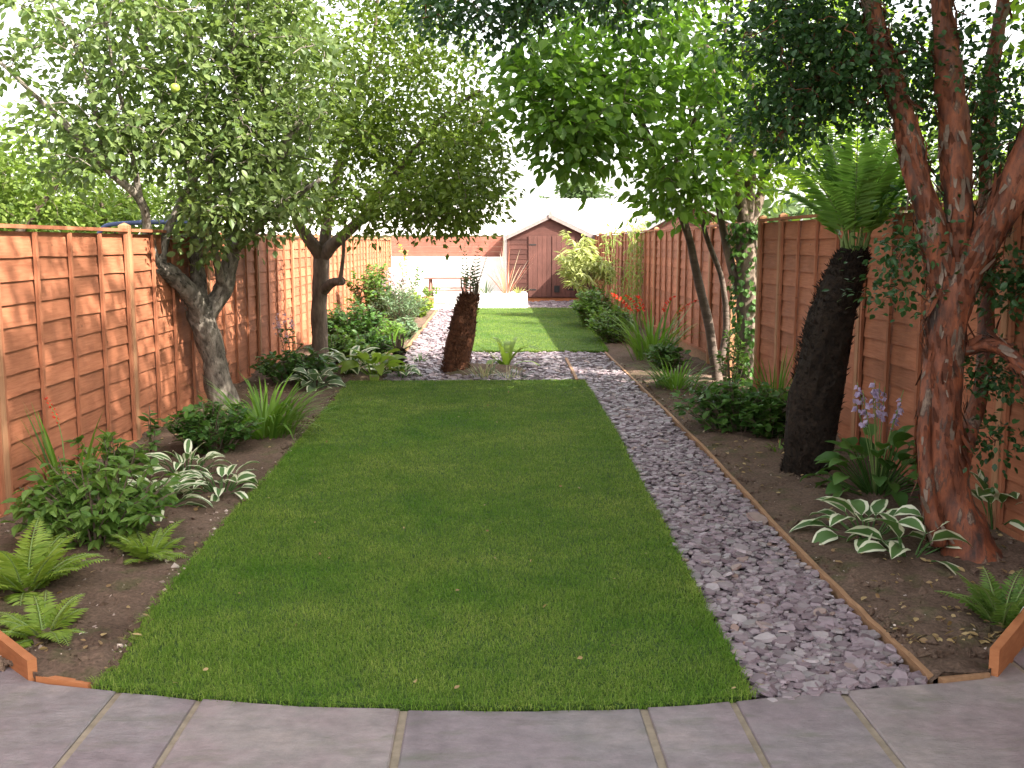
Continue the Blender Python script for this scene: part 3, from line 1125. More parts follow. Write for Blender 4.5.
def fence(name, label, runs, z0, h, rot, x_or_y, group=None, spacing=.6, gravel=False, post_h=None, posts=True):
    """runs: list of (start, width) along the fence; panels face the garden"""
    horizontal = abs(rot) in (90,)
    o0 = (x_or_y, runs[0][0], 0) if not horizontal else (runs[0][0], x_or_y, 0)
    root = thing(name, label, 'fence', o0, group)
    cache = {}
    post_h = post_h or h + .05
    sgn = -1 if rot == 180 else 1
    def place(o, s):
        if horizontal:
            o.location = (s - runs[0][0], 0, 0)
        else:
            o.location = (0, s - runs[0][0], 0)
    def mk(mb_, nm, mat, s, parent=None, off=(0, 0, 0)):
        o = mb_.build(nm, M[mat])
        if parent is None:
            o.parent = root
            place(o, s)
            o.rotation_euler = (0, 0, R(rot))
        else:
            o.parent = parent
            o.location = off
        return o
    for i, (s, wd) in enumerate(runs):
        # local panel runs along +y from its start; turned panels start at their far end
        start = s if rot == 0 else s + wd
        if rot == -90:
            start = s
        p = mk(panel_meshes(wd - .07, h, z0 + (.16 if gravel else 0), 3 + i * 5 + int(abs(x_or_y) * 10)), 'fence_panel', 'fence_board', start)
        yo = .035
        p.data.transform(Matrix.Translation((0, yo, 0)))
        nb = max(2, round(wd / spacing) + 1)
        zb = z0 + (.16 if gravel else 0)
        for k in range(nb):
            key = ('b', round(wd, 2))
            y = .035 + .02 + (wd - .07 - .04) * k / (nb - 1)
            bm_ = MB()
            bm_.box((.035, 0, (zb + h) / 2 - .01), (.022, .036, h - zb - .02))
            if 'b' not in cache:
                c = mk(bm_, 'batten', 'fence_batten', 0, p, (0, y, 0)); cache['b'] = c
            else:
                c = copy_obj(cache['b'], p); c.location = (rng.normal(0, .001), y, 0)
        tb = MB()
        tb.box((.018, wd / 2, h + .012), (.075, wd - .075, .024))
        mk(tb, 'capping_rail', 'fence_batten', 0, p)
        bb = MB()
        bb.box((.036, wd / 2, zb + .012), (.018, wd - .16, .035))
        mk(bb, 'bottom_rail', 'fence_batten', 0, p)
        if gravel:
            gb = MB(); gb.box((.005, wd / 2, z0 + .07), (.035, wd - .09, .17))
            mk(gb, 'gravel_board', 'edging', 0, p)
    if posts:
        ends = [s for s, _ in runs] + [runs[-1][0] + runs[-1][1]]
        for s in ends:
            if 'p' not in cache:
                pm = MB()
                q = .075 / 2
                pm.box((.012, 0, post_h / 2 - .15), (.08, .066, post_h + .3))
                top = A([[.052, -.033, post_h], [.052, .033, post_h], [-.028, .033, post_h], [-.028, -.033, post_h]])
                n0 = pm.n
                pm.add(np.vstack([top, [[.012, 0, post_h + .022]]]), [[0, 1, 4], [1, 2, 4], [2, 3, 4], [3, 0, 4]])
                c = mk(pm, 'fence_post', 'post', s); cache['p'] = c
            else:
                c = copy_obj(cache['p'], root); place(c, s)
    return root


runs = [(1.52 + 2.36 * i, 2.36) for i in range(12)] + [(29.84, 1.25)]
fence('wooden_fence', 'long sunlit orange lap panel fence along the left side of the garden', runs, .02, 1.74, 0, -FENCE_X)
runs = [(1.14, 2.36), (3.5, 2.36), (5.86, 2.36), (8.22, 2.36), (10.58, .80)]
fence('wooden_fence', 'shaded brown lap fence behind the red-barked tree, ending at the gap', runs, .03, 1.88, 180, FENCE_X)
runs = [(12.62, 1.3)] + [(13.92 + 2.36 * i, 2.36) for i in range(7)]
fence('wooden_fence', 'brown lap fence with a gravel board on the right beyond the gap', runs, .02, 1.86, 180, FENCE_X, gravel=True)

# back boundary: white wall with a timber screen above
YB = 31.2
root = thing('garden_wall', 'white rendered wall across the far end of the garden', 'wall', (-1.2, YB + .1, 0))
mb = MB(); mb.box((-1.25, YB + .1, .58), (3.36, .2, 1.24)); mb.build('wall', M['white_render'], root)
mb = MB(); mb.box((-1.25, YB + .1, 1.222), (3.40, .26, .045)); mb.build('coping', M['white_paint'], root)
root = thing('fence_screen', 'low orange board screen standing on the white end wall', 'fence', (-1.2, YB + .1, 1.245))
for i in range(4):
    mb = MB(); mb.box((-1.25, YB + .1 - .008 * (i % 2), 1.245 + .075 + i * .146), (3.28, .02, .142)); mb.build('board', M['screen'], root)
for x in (-2.86, -.0):
    mb = MB(); mb.box((x, YB + .13, 1.245 + .3), (.06, .03, .6)); mb.build('fence_post', M['post'], root)
mb = MB(); mb.box((.46, YB - .6, .94), (.10, .10, 1.88)); mb.box((.46, YB - .6, 1.89), (.13, .13, .03))
tag(mb.build('white_post', M['white_paint'], loc=(.46, YB - .6, 0)), 'tall white square post at the left corner of the shed', 'post')
mb = MB(); mb.poly([[-2.93, 25.9, .012], [.95, 25.9, .012], [.95, 31.3, .012], [-2.93, 31.3, .012]])
kind(mb.build('far_patio', M['pale_paving']), 'structure')
fence('wooden_fence', 'short wooden fence across the far end beside the shed', [(2.0 + .45, .5)], .02, 1.84, -90, 31.4, posts=False) if False else None

# shed
SX, SY, SW, SD = 1.68, 29.6, 2.36, 2.0
root = thing('garden_shed', 'red-brown wooden apex shed at the far end of the garden', 'shed', (SX, SY, 0))
EV, AP = 1.84, 2.40
mb = MB()
nb = 13
for i in range(nb):
    z0, z1 = .12 + i * .135, .12 + (i + 1) * .135 + .012
    wl, wr = SX - SW / 2, SX + SW / 2
    for yy, s in ((SY, -1),):
        mb.box(((wl + wr) / 2, yy + .012, (z0 + z1) / 2), (SW, .024, z1 - z0 - .02))
        mb.box(((wl + wr) / 2, yy + .003, z0 + .012), (SW, .03, .022))
    for xx in (wl, wr):
        mb.box((xx, SY + SD / 2 + .013, (z0 + z1) / 2), (.024, SD - .03, z1 - z0 - .005))
mb.box((SX, SY + SD, EV / 2 + .06), (SW, .024, EV - .12))
k = 5
for i in range(k):
    f0, f1 = i / k, (i + 1) / k
    zz0, zz1 = EV + .02 + (AP - EV - .02) * f0, EV + .02 + (AP - EV - .02) * f1
    w0, w1 = SW / 2 * (1 - f0), SW / 2 * (1 - f1)
    for yy in (SY + .002 + .004 * (i % 2), SY + SD):
        mb.add([[SX - w0, yy, zz0], [SX + w0, yy, zz0], [SX + w1, yy, zz1], [SX - w1, yy, zz1], [SX - w0, yy + .02, zz0], [SX + w0, yy + .02, zz0], [SX + w1, yy + .02, zz1], [SX - w1, yy + .02, zz1]],
               [[0, 1, 2, 3], [7, 6, 5, 4], [0, 4, 5, 1], [3, 2, 6, 7]])
mb.build('wall', M['shed'], root)
mb = MB(); mb.box((SX, SY + SD / 2, .06), (SW - .04, SD - .04, .12)); mb.build('base', M['edging_red'], root)
for s in (-1, 1):
    d = A([s * (SW / 2 + .12), 0, -(AP - EV) * (SW / 2 + .12) / (SW / 2)])
    mb = MB()
    a0, a1 = A([SX, SY - .12, AP + .03]), A([SX, SY + SD + .1, AP + .03])
    t_ = A([0, 0, .03])
    mb.add([a0, a0 + d, a1 + d, a1, a0 + t_, a0 + d + t_, a1 + d + t_, a1 + t_], [[0, 1, 2, 3], [7, 6, 5, 4], [0, 4, 5, 1], [1, 5, 6, 2], [2, 6, 7, 3]])
    mb.build('roof_slope', M['roof_grey'], root)
    mb = MB()
    b0 = A([SX, SY - .125, AP + .025]); b1 = b0 + d
    e_ = A([0, .02, 0]); dn = A([0, 0, -.10])
    mb.add([b0, b1, b1 + dn, b0 + dn, b0 + e_, b1 + e_, b1 + dn + e_, b0 + dn + e_], [[0, 1, 2, 3], [7, 6, 5, 4], [0, 4, 5, 1], [3, 2, 6, 7], [1, 5, 6, 2]])
    mb.build('barge_board', M['grey_trim'], root)
mb = MB(); mb.add([[SX - .05, SY - .15, AP - .06], [SX + .05, SY - .15, AP - .06], [SX + .05, SY - .15, AP + .06], [SX, SY - .15, AP + .16], [SX - .05, SY - .15, AP + .06],
                   [SX - .05, SY - .126, AP - .06], [SX + .05, SY - .126, AP - .06], [SX + .05, SY - .126, AP + .06], [SX, SY - .126, AP + .16], [SX - .05, SY - .126, AP + .06]],
                  [[i, (i + 1) % 5, 5 + (i + 1) % 5, 5 + i] for i in range(5)])
mb.F.append((A([[0, 1, 2, 3, 4]]), 0)); mb.F.append((A([[9, 8, 7, 6, 5]]), 0))
mb.build('finial', M['grey_trim'], root)
for s in (0, 1):
    mb = MB()
    x0 = SX - .60 + s * .66
    for i in range(5):
        mb.box((x0 + .064 + i * .128, SY - .022, 1.0), (.122, .022, 1.70))
    dr = mb.build('door', M['shed_door'], root)
    mb = MB()
    for z in (.35, 1.6):
        mb.box((x0 + (.12 if s == 0 else .52), SY - .036, z), (.2, .006, .035))
    mb.build('hinge', M['dark_hole'], dr)
mb = MB(); mb.box((SX + .20, SY - .045, .37), (.15, .02, .19)); mb.build('cat_flap', M['dark_hole'], root)
for x in (SX - SW / 2 + .02, SX + SW / 2 - .02):
    mb = MB(); mb.box((x, SY - .022, 1.0), (.06, .025, 1.78)); mb.build('corner_trim', M['shed_door'], root)

# short fence right of the shed
# white raised planter with phormium
root = thing('raised_planter', 'white rendered raised planter holding red and cream spiky plants', 'planter', (.3, 27.1, 0))
mb = MB()
for c, s in (((.20, 26.68, .19), (1.50, .12, .38)), ((.20, 27.62, .19), (1.50, .12, .38)), ((-.49, 27.15, .19), (.12, .82, .38)), ((.89, 27.15, .19), (.12, .82, .38))):
    mb.box(c, s)
mb.build('wall', M['white_render'], root)
mb = MB(); mb.box((.20, 27.15, .16), (1.26, .82, .32)); mb.build('soil', M['soil'], root)
strap_clump('phormium', 'red and cream sword-leaved phormium at the middle of the white planter', (.42, 27.1, .32), 22, 1.25, .022, .07, (50, 88), (.05, .5), mats=['phormium_red', 'phormium_cream', 'phormium_cream'], cat='plant')
strap_clump('spiky_plant', 'small yellow-green spiky plant at the right end of the white planter', (.74, 27.1, .32), 26, .42, .012, .05, (30, 80), (.2, .9), mats=['willow_leaf'])
strap_clump('spiky_plant', 'small grey-green spiky plant at the left end of the white planter', (-.1, 27.1, .32), 30, .55, .012, .06, (30, 80), (.2, .9), mats=['blue_leaf'])

# picnic bench on the pale patio
bx, by = -1.12, 28.2
root = thing('picnic_bench', 'pinkish wooden picnic bench on the pale far patio', 'picnic bench', (bx, by, 0))
mb = MB()
for i in range(5):
    mb.box((bx, by - .3 + i * .15, .72), (1.25, .135, .035))
mb.build('tabletop', M['pink_bench'], root)
for s in (-1, 1):
    mb = MB()
    for i in range(2):
        mb.box((bx, by + s * (.62 + i * .13), .43), (1.25, .12, .035))
    mb.build('seat', M['pink_bench'], root)
    mb = MB(); mb.box((bx + s * .42, by, .395), (.04, 1.55, .08)); mb.build('crossbar', M['pink_bench'], root)
    for s2 in (-1, 1):
        mb = MB()
        tube(mb, A([[bx + s * .46, by + s2 * .62, .0], [bx + s * .46, by + s2 * .22, .71]]), .04, 4)
        mb.build('leg', M['pink_bench'], root)
# pots on the pale patio
def pot(name, label, p, r, h, mat, plant_h, lm):
    root = thing(name, label, 'plant pot', p)
    mb = MB()
    prof = [(r * .72, 0), (r * .95, h * .85), (r * 1.06, h * .86), (r * 1.06, h), (r * .92, h), (r * .9, h * .85)]
    k = 16
    V = [(p[0] + rr * math.cos(i / k * 6.283), p[1] + rr * math.sin(i / k * 6.283), p[2] + z) for rr, z in prof for i in range(k)]
    F = [[a * k + i, a * k + (i + 1) % k, (a + 1) * k + (i + 1) % k, (a + 1) * k + i] for a in range(5) for i in range(k)]
    mb.add(V, F)
    mb.F.append((A([[5 * k + i for i in range(k)]]), 0))
    mb.build('pot', M[mat], root, smooth=True)
    lf, st = MB(), MB()
    for i in range(9):
        q = A(p) + A([rng.normal(0, r * .3), rng.normal(0, r * .3), h * .86])
        t_ = q + A([rng.normal(0, r * .7), rng.normal(0, r * .7), plant_h * rng.uniform(.6, 1)])
        tube(st, A([q, (q + t_) / 2 + rng.normal(0, .02, 3), t_]), .006, 4)
        n = 10
        u = rng.random((n, 1))
        scatter(lf, OVAL_V, OVAL_F, q * (1 - u) + t_ * u, rng.normal(0, 1, (n, 3)), A([0, 0, 1.]) + rng.normal(0, .4, (n, 3)), .09)
    st.build('stems', M['twig'], root); lf.build('foliage', M[lm], root)
pot('flower_pot', 'terracotta pot with a leafy plant beside the picnic bench', (-1.55, 26.6, .012), .17, .3, 'terracotta', .35, 'broad_leaf')
pot('flower_pot', 'white pot with an upright plant against the white end wall', (-2.1, 30.6, .012), .2, .4, 'white_paint', .8, 'dark_broad')
bush('climbing_plant', 'pale golden climber in the far left corner of the garden', (-2.55, 30.85, .0), .2, .1, 1.8, 9, .08, 20, 'yellow_leaf', 'climber', low=.4)

# ------------------------------------------------------------------ buildings beyond
root = thing('barn', 'long low building with a pale sheet roof beyond the shed', 'building', (0, 48, 0))
mb = MB()
mb.box((-2, 50, 1.0), (26, 9.6, 2.0)); mb.build('wall', M['brick_pale'], root)
mb = MB()
nx = 60
xs = np.linspace(-15.4, 7.4, nx * 4 + 1)
zz = .03 * np.cos(np.arange(len(xs)) * np.pi / 2)
for y0, z0, y1, z1 in ((44.6, 1.98, 50, 3.72), (55.4, 1.98, 50, 3.72)):
    V = np.vstack([np.c_[xs, np.full(len(xs), y0), z0 + zz], np.c_[xs, np.full(len(xs), y1), z1 + zz]])
    k = len(xs)
    mb.add(V, [[i, i + 1, k + i + 1, k + i] for i in range(k - 1)])
mb.build('roof', M['roof_pale'], root)
root = thing('neighbour_shed', 'neighbour shed with a grey felt gable roof beyond the right fence', 'shed', (4.35, 23, 0))
mb = MB()
mb.add([[3.35, 22.6, -.07], [5.35, 22.6, -.07], [5.35, 22.6, 1.9], [4.35, 22.6, 2.45], [3.35, 22.6, 1.9], [3.35, 25, -.07], [5.35, 25, -.07], [5.35, 25, 1.9], [4.35, 25, 2.45], [3.35, 25, 1.9]],
       [[0, 5, 9, 4], [1, 2, 7, 6]])
mb.F.append((A([[0, 1, 2, 3, 4], [9, 8, 7, 6, 5]]), 0)); mb.build('wall', M['shed'], root)
for s in (-1, 1):
    mb = MB()
    a0, a1, d, t_ = A([4.35, 22.4, 2.47]), A([4.35, 25.2, 2.47]), A([s * 1.18, 0, -.65]), A([0, 0, .05])
    mb.add([a0, a0 + d, a1 + d, a1, a0 + t_, a0 + d + t_, a1 + d + t_, a1 + t_], [[0, 1, 2, 3], [7, 6, 5, 4], [0, 4, 5, 1], [1, 5, 6, 2], [2, 6, 7, 3]])
    mb.build('roof_slope', M['roof_grey'], root)
# blue tube frame next door on the left
root = thing('play_frame', 'blue painted tube frame showing just above the left fence', 'play frame', (-3.9, 11.4, -.07))
a_, b_ = D(102, 229, 11.4), D(150, 222, 11.4)
mb = MB()
q = smooth_path([D(96, 240, 11.4), D(103, 228, 11.4), D(116, 224, 11.4), D(160, 222, 11.4), D(200, 223, 11.4)], 20)
tube(mb, q, .024, 10); mb.build('top_rail', M['blue_tube'], root, smooth=True)
for p in (q[0], q[-1]):
    mb = MB(); tube(mb, A([p + A([0, 0, .01]), A([p[0], p[1], -.08])]), .034, 10); mb.build('leg', M['blue_tube'], root, smooth=True)

# ------------------------------------------------------------------ trees in the garden
stems = [
    pxstem([(226, 412, 10.3, .17), (221, 395, 10.3, .14), (212, 355, 10.2, .125), (204, 325, 10.1, .125), (200, 308, 10.1, .13)]),
    pxstem([(203, 322, 10.1, .11), (192, 297, 9.9, .09), (175, 277, 9.7, .08), (160, 268, 9.5, .075), (150, 262, 9.4, .08)]),
    pxstem([(152, 262, 9.4, .075), (148, 235, 9.3, .045), (140, 200, 9.1, .035), (105, 168, 8.9, .028), (60, 120, 8.7, .022), (0, 62, 8.5, .014)]),
    pxstem([(160, 266, 9.5, .06), (166, 235, 9.6, .04), (185, 195, 9.6, .03), (215, 150, 9.5, .02)]),
    pxstem([(105, 168, 8.9, .022), (98, 120, 8.9, .02), (80, 60, 8.8, .014), (50, 0, 8.8, .01)]),
    pxstem([(203, 318, 10.1, .11), (222, 290, 10.2, .09), (232, 250, 10.2, .075), (240, 215, 10.2, .06), (270, 175, 10.0, .05), (300, 120, 9.9, .03)]),
    pxstem([(232, 250, 10.2, .07), (255, 228, 9.9, .045), (290, 200, 9.6, .03), (320, 180, 9.4, .018)]),
    pxstem([(200, 300, 10.1, .09), (197, 265, 10.3, .07), (196, 225, 10.4, .06), (190, 170, 10.3, .045), (160, 90, 10.1, .03), (130, 0, 10, .02)]),
    pxstem([(238, 225, 10.2, .05), (215, 150, 10.4, .035), (205, 80, 10.4, .025), (220, 0, 10.3, .015)]),
    pxstem([(222, 290, 10.2, .05), (214, 240, 9.8, .03), (210, 180, 9.6, .02), (225, 120, 9.5, .014)]),
    pxstem([(140, 200, 9.1, .03), (128, 130, 9.0, .02), (112, 60, 8.9, .014), (100, -20, 8.9, .01)]),
    pxstem([(190, 170, 10.3, .035), (180, 90, 10, .022), (165, 30, 9.9, .016), (150, -40, 9.8, .01)]),
    pxstem([(270, 175, 10.0, .04), (262, 100, 9.8, .026), (250, 30, 9.7, .018), (245, -40, 9.7, .01)]),
    pxstem([(240, 215, 10.2, .04), (245, 150, 9.7, .026), (232, 60, 9.5, .018), (238, -20, 9.5, .01)]),
]
blobs = [pxblob(60, 40, 8.8, 130, 90, 1.2, 76), pxblob(170, 20, 9.6, 130, 120, 1.4, 160), pxblob(260, 60, 9.8, 90, 120, 1.3, 165), pxblob(105, 140, 9.0, 90, 45, .9, 52),
         pxblob(230, 150, 9.8, 90, 60, 1.2, 120), pxblob(255, 210, 9.7, 70, 25, .8, 50), pxblob(190, -120, 9.8, 260, 120, 1.8, 130), pxblob(210, 225, 9.6, 30, 40, .4, 14)]
grow_tree('apple_tree', 'gnarled grey apple tree with a forked trunk against the left fence', 'tree', stems, blobs, None, M['bark_grey'], M['apple_leaf'], per=27, size=.08, spread=.115, min_r=.006, base=(*G(226, 412)[:2], 0), tv=OVAL_V * A([.95, 1, 1]), tf=OVAL_F, rough=.26, seg=9, flakes=([M['flake_grey']], 1400, .05))

stems = [
    pxstem([(321, 372, 13.6, .15), (320, 350, 13.6, .108), (319, 310, 13.6, .10), (321, 275, 13.6, .105), (322, 250, 13.6, .105)]),
    pxstem([(322, 256, 13.6, .10), (308, 238, 13.4, .08), (295, 215, 13.2, .06), (285, 150, 12.8, .04), (290, 60, 12.5, .02)]),
    pxstem([(322, 256, 13.6, .10), (338, 240, 13.4, .08), (365, 215, 13, .06), (400, 170, 12.6, .045), (440, 120, 12.3, .03), (480, 90, 12, .016)]),
    pxstem([(324, 258, 13.6, .08), (330, 200, 13.5, .06), (350, 130, 13.2, .045), (370, 60, 13, .03), (380, -20, 12.8, .015)]),
    pxstem([(322, 292, 13.6, .07), (332, 283, 13.4, .06), (342, 281, 13.2, .055)]),
    pxstem([(340, 281, 13.2, .03), (343, 258, 13.1, .024), (345, 225, 12.9, .018), (352, 190, 12.6, .012)]),
]
blobs = [pxblob(395, 110, 12.3, 105, 90, 1.6, 210), pxblob(466, 165, 11.9, 52, 58, 1.1, 90), pxblob(350, 150, 12.6, 80, 70, 1.4, 100), pxblob(420, 208, 11.8, 94, 27, 1.1, 115),
         pxblob(330, 40, 12.5, 110, 90, 1.6, 110), pxblob(430, 40, 12.4, 48, 60, 1.2, 44), pxblob(300, 200, 12.4, 60, 36, 1.0, 42), pxblob(360, -110, 12.6, 150, 100, 1.8, 90), pxblob(490, 120, 11.9, 30, 26, .6, 14)]
grow_tree('plum_tree', 'leafy fruit tree with a straight dark trunk farther down the left fence', 'tree', stems, blobs, None, M['bark_dark'], M['plum_leaf'], per=32, size=.085, spread=.13, base=(*G(321, 372)[:2], 0))

stems = [
    pxstem([(719, 388, 12.3, .07), (715, 365, 12.3, .058), (708, 320, 12.2, .055), (698, 280, 12.1, .05), (688, 235, 12, .045), (668, 180, 11.6, .038), (640, 120, 11.2, .03), (600, 70, 10.8, .018)]),
    pxstem([(717, 375, 12.3, .05), (726, 330, 12.3, .04), (722, 280, 12.2, .032), (706, 235, 12, .028), (695, 180, 11.8, .022), (690, 110, 11.5, .015)]),
    pxstem([(668, 180, 11.6, .03), (690, 130, 11.6, .024), (720, 60, 11.5, .016), (730, -20, 11.4, .01)]),
    pxstem([(650, 140, 11.3, .024), (600, 130, 10.8, .018), (560, 130, 10.3, .012)]),
]
blobs = [pxblob(620, 60, 10.6, 100, 55, 1.3, 66), pxblob(605, 120, 10.2, 66, 34, 1.0, 44), pxblob(672, 165, 10.8, 64, 36, 1.1, 46), pxblob(700, 90, 11, 90, 80, 1.3, 56), pxblob(700, 205, 11.4, 55, 18, .9, 16),
         pxblob(545, 120, 9.9, 30, 36, .6, 22), pxblob(550, 60, 10, 60, 40, .8, 46), pxblob(575, 160, 10.1, 30, 14, .5, 12), pxblob(640, -60, 10.8, 160, 90, 1.6, 80)]
grow_tree('cherry_tree', 'slender leaning multi-stemmed tree in front of the fence gap', 'tree', stems, blobs, None, M['bark_cherry'], M['cherry_leaf'], per=20, size=.105, spread=.16, base=(*G(719, 388)[:2], 0), tv=OVAL_V * A([1.1, 1, 1]), tf=OVAL_F, droop=.5)

stems = [
    pxstem([(749, 398, 11.8, .17), (749, 370, 11.8, .13), (747, 310, 11.8, .12), (747, 250, 11.8, .12), (745, 222, 11.8, .12)]),
    pxstem([(746, 230, 11.8, .08), (738, 190, 11.7, .06), (725, 130, 11.5, .045), (705, 40, 11.2, .025)]),
    pxstem([(746, 230, 11.8, .085), (750, 180, 11.8, .065), (752, 120, 11.7, .05), (748, 30, 11.5, .03)]),
    pxstem([(747, 235, 11.8, .07), (762, 190, 11.9, .055), (775, 130, 11.9, .04), (800, 30, 11.8, .02)]),
    pxstem([(742, 300, 11.8, .06), (732, 268, 11.9, .05), (722, 225, 12, .04), (712, 170, 12, .03)]),
]
blobs = [pxblob(770, 60, 11.6, 90, 80, 1.4, 80), pxblob(790, 150, 11.8, 60, 50, 1.1, 44), pxblob(740, 165, 11.5, 50, 40, .9, 24), pxblob(760, -80, 11.6, 150, 90, 1.7, 80), pxblob(840, 60, 12.4, 70, 70, 1.2, 50)]
ivy_root = grow_tree('garden_tree', 'dark ivy-clad tree standing in the gap of the right fence', 'tree', stems, blobs, None, M['bark_dark'], M['lime_leaf'], per=24, size=.10, spread=.2, base=(*G(749, 398)[:2], 0), tv=OVAL_V, tf=OVAL_F)
mb = MB()
n = 900
u = rng.random(n)
tp = smooth_path(A(stems[0])[:, :3], 30)
pp = np.stack([np.interp(u, np.linspace(0, 1, 30), tp[:, a]) for a in range(3)], 1)
az = rng.uniform(0, 6.283, n)
out_ = np.c_[np.cos(az), np.sin(az), np.zeros(n)]
scatter(mb, OVAL_V * A([1.5, 1, 1]), OVAL_F, pp + out_ * rng.uniform(.11, .19, (n, 1)), out_ * .4 + A([0, 0, -.8]) + rng.normal(0, .3, (n, 3)), out_ + rng.normal(0, .25, (n, 3)), rng.uniform(.04, .075, n))
mb.build('ivy', M['dark_broad'], ivy_root)

# one apple shows among the leaves
ap = D(175, 88, 8.5)
mb = MB()
tube(mb, A([ap + A([0, 0, z]) for z in (-.036, -.03, -.015, 0, .015, .028, .034, .030)]), [.008, .02, .033, .038, .036, .027, .014, .004], 14)
root = thing('apple', 'green apple hanging in the crown of the gnarled grey tree', 'apple', ap)
M['apple_skin'] = plain('apple_skin', (.22, .32, .04), (.34, .40, .07), 12, .35, 0)
mb.build('fruit', M['apple_skin'], root, smooth=True)
mb = MB(); tube(mb, A([ap + A([0, 0, .028]), ap + A([.006, 0, .05]), ap + A([.01, .01, .085])]), .003, 5)
mb.build('stalk', M['twig'], root)

# myrtle with peeling orange bark
stems = [
    pxstem([(972, 574, 5.28, .225), (966, 548, 5.3, .16), (950, 500, 5.32, .107), (945, 440, 5.35, .099), (944, 380, 5.38, .095), (946, 330, 5.4, .096), (953, 285, 5.4, .107), (955, 262, 5.4, .103)]),
    pxstem([(948, 300, 5.4, .082), (935, 240, 5.4, .076), (918, 180, 5.42, .067), (905, 120, 5.45, .060), (885, 60, 5.5, .052), (868, -10, 5.5, .043), (840, -120, 5.4, .026)]),
    pxstem([(955, 285, 5.4, .086), (957, 220, 5.42, .077), (955, 150, 5.45, .073), (950, 80, 5.5, .067), (942, 0, 5.55, .057), (930, -140, 5.6, .030)]),
    pxstem([(956, 290, 5.4, .095), (985, 240, 5.35, .086), (1010, 190, 5.3, .082), (1035, 135, 5.25, .073), (1080, 40, 5.2, .052), (1130, -80, 5.2, .026)]),
    pxstem([(957, 470, 5.35, .052), (985, 360, 5.7, .043), (985, 200, 5.9, .043), (990, 90, 6.0, .041), (1003, 0, 6.0, .034), (1010, -100, 6.0, .022)]) ,
    pxstem([(940, 545, 5.25, .052), (925, 470, 5.3, .036), (926, 400, 5.35, .033), (934, 340, 5.4, .028), (936, 310, 5.4, .017)]),
    pxstem([(958, 350, 5.4, .043), (985, 345, 5.3, .036), (1005, 350, 5.2, .034), (1030, 375, 5.1, .030), (1060, 390, 5, .017)]),
    pxstem([(868, -10, 5.5, .026), (780, -30, 5.7, .021), (680, -30, 5.8, .017), (560, -15, 5.9, .012), (470, -5, 5.9, .007)]),
    pxstem([(885, 60, 5.5, .026), (850, 60, 5.6, .019), (810, 90, 5.7, .012), (780, 140, 5.8, .007)]),
]
blobs = [pxblob(480, 5, 5.9, 75, 22, .5, 40), pxblob(590, -15, 5.8, 90, 25, .6, 46), pxblob(805, 35, 5.7, 75, 60, .7, 80), pxblob(845, 85, 5.7, 42, 40, .5, 34), pxblob(778, 115, 5.8, 42, 36, .4, 26),
         pxblob(905, 255, 5.5, 20, 60, .2, 12), pxblob(1005, 285, 5.5, 34, 28, .3, 13), pxblob(985, 375, 5.5, 30, 22, .2, 8), pxblob(980, 440, 5.5, 22, 28, .15, 6), pxblob(1000, 150, 5.7, 50, 50, .5, 26), pxblob(975, 80, 5.9, 60, 60, .5, 26), pxblob(910, 60, 5.8, 60, 60, .5, 30),
         ((3.1, 5.4, 3.9), (1.6, 2.6, .7), 330), ((1.9, 5.6, 3.4), (1.2, 1.9, .4), 90), ((3.6, 3.6, 3.7), (1.4, 2.4, .8), 240)]
grow_tree('myrtle_tree', 'tree with peeling orange-red bark and dark glossy leaves at the right front', 'tree', stems, blobs, None, M['bark_myrtle'], M['myrtle_leaf'], per=50, size=.038, spread=.10, base=(*G(967, 570)[:2], 0), sides=14, tv=OVAL_V * A([1.1, 1, 1]), tf=OVAL_F, rough=.3, seg=9, flakes=([M['flake_red'], M['flake_pale']], 1500, .085))


# tree ferns
def tree_fern(name, label, path, lf_n, L, el, droop, pairs, plen, bip, trunk_mat, leafm, fibres=1600, fib=.05, base=None, stubs=8, stub_len=.3):
    root = thing(name, label, 'tree fern', base)
    tb, lf, st = MB(), MB(), MB()
    q = smooth_path(path, 22)
    tube(tb, q[:, :3], q[:, 3], 18, rough=.22)
    t = rng.random(fibres)
    tt = np.linspace(0, 1, 22)
    pp = np.stack([np.interp(t, tt, q[:, a]) for a in range(3)], 1)
    rr = np.interp(t, tt, q[:, 3])
    az = rng.uniform(0, 6.283, fibres)
    o_ = np.c_[np.cos(az), np.sin(az), np.zeros(fibres)]
    scatter(tb, KITE_V * A([.7, 1, 1]), KITE_F, pp + o_ * (rr * .97)[:, None], o_ * .55 + A([0, 0, .9]) + rng.normal(0, .35, (fibres, 3)), o_, fib * rng.uniform(.5, 1.3, fibres))
    tb.build('trunk', M[trunk_mat], root, smooth=False)
    top = q[-1, :3]
    for i in range(lf_n):
        az = i * 2.399 + rng.normal(0, .2)
        frond(lf, st, top + hdir(az, 0) * q[-1, 3] * .5 - A([0, 0, .03]), az, L * rng.uniform(.75, 1.1), R(rng.uniform(*el)), rng.uniform(*droop), pairs, plen, bip, first=.16)
    for i in range(stubs):
        az = rng.uniform(0, 6.283)
        p0 = top + hdir(az, 0) * q[-1, 3] * rng.uniform(.3, .9) - A([0, 0, .05])
        L2, e2 = rng.uniform(.5, 1) * stub_len, R(rng.uniform(62, 86))
        tube(st, A([p0, p0 + hdir(az, e2) * L2 * .6, p0 + hdir(az, e2 + .15) * L2]), [.016, .012, .009], 6)
    lf.build('crown', M[leafm], root)
    st.build('frond_stems', M['stem_green' if L > 1 else 'twig'], root)
    return root


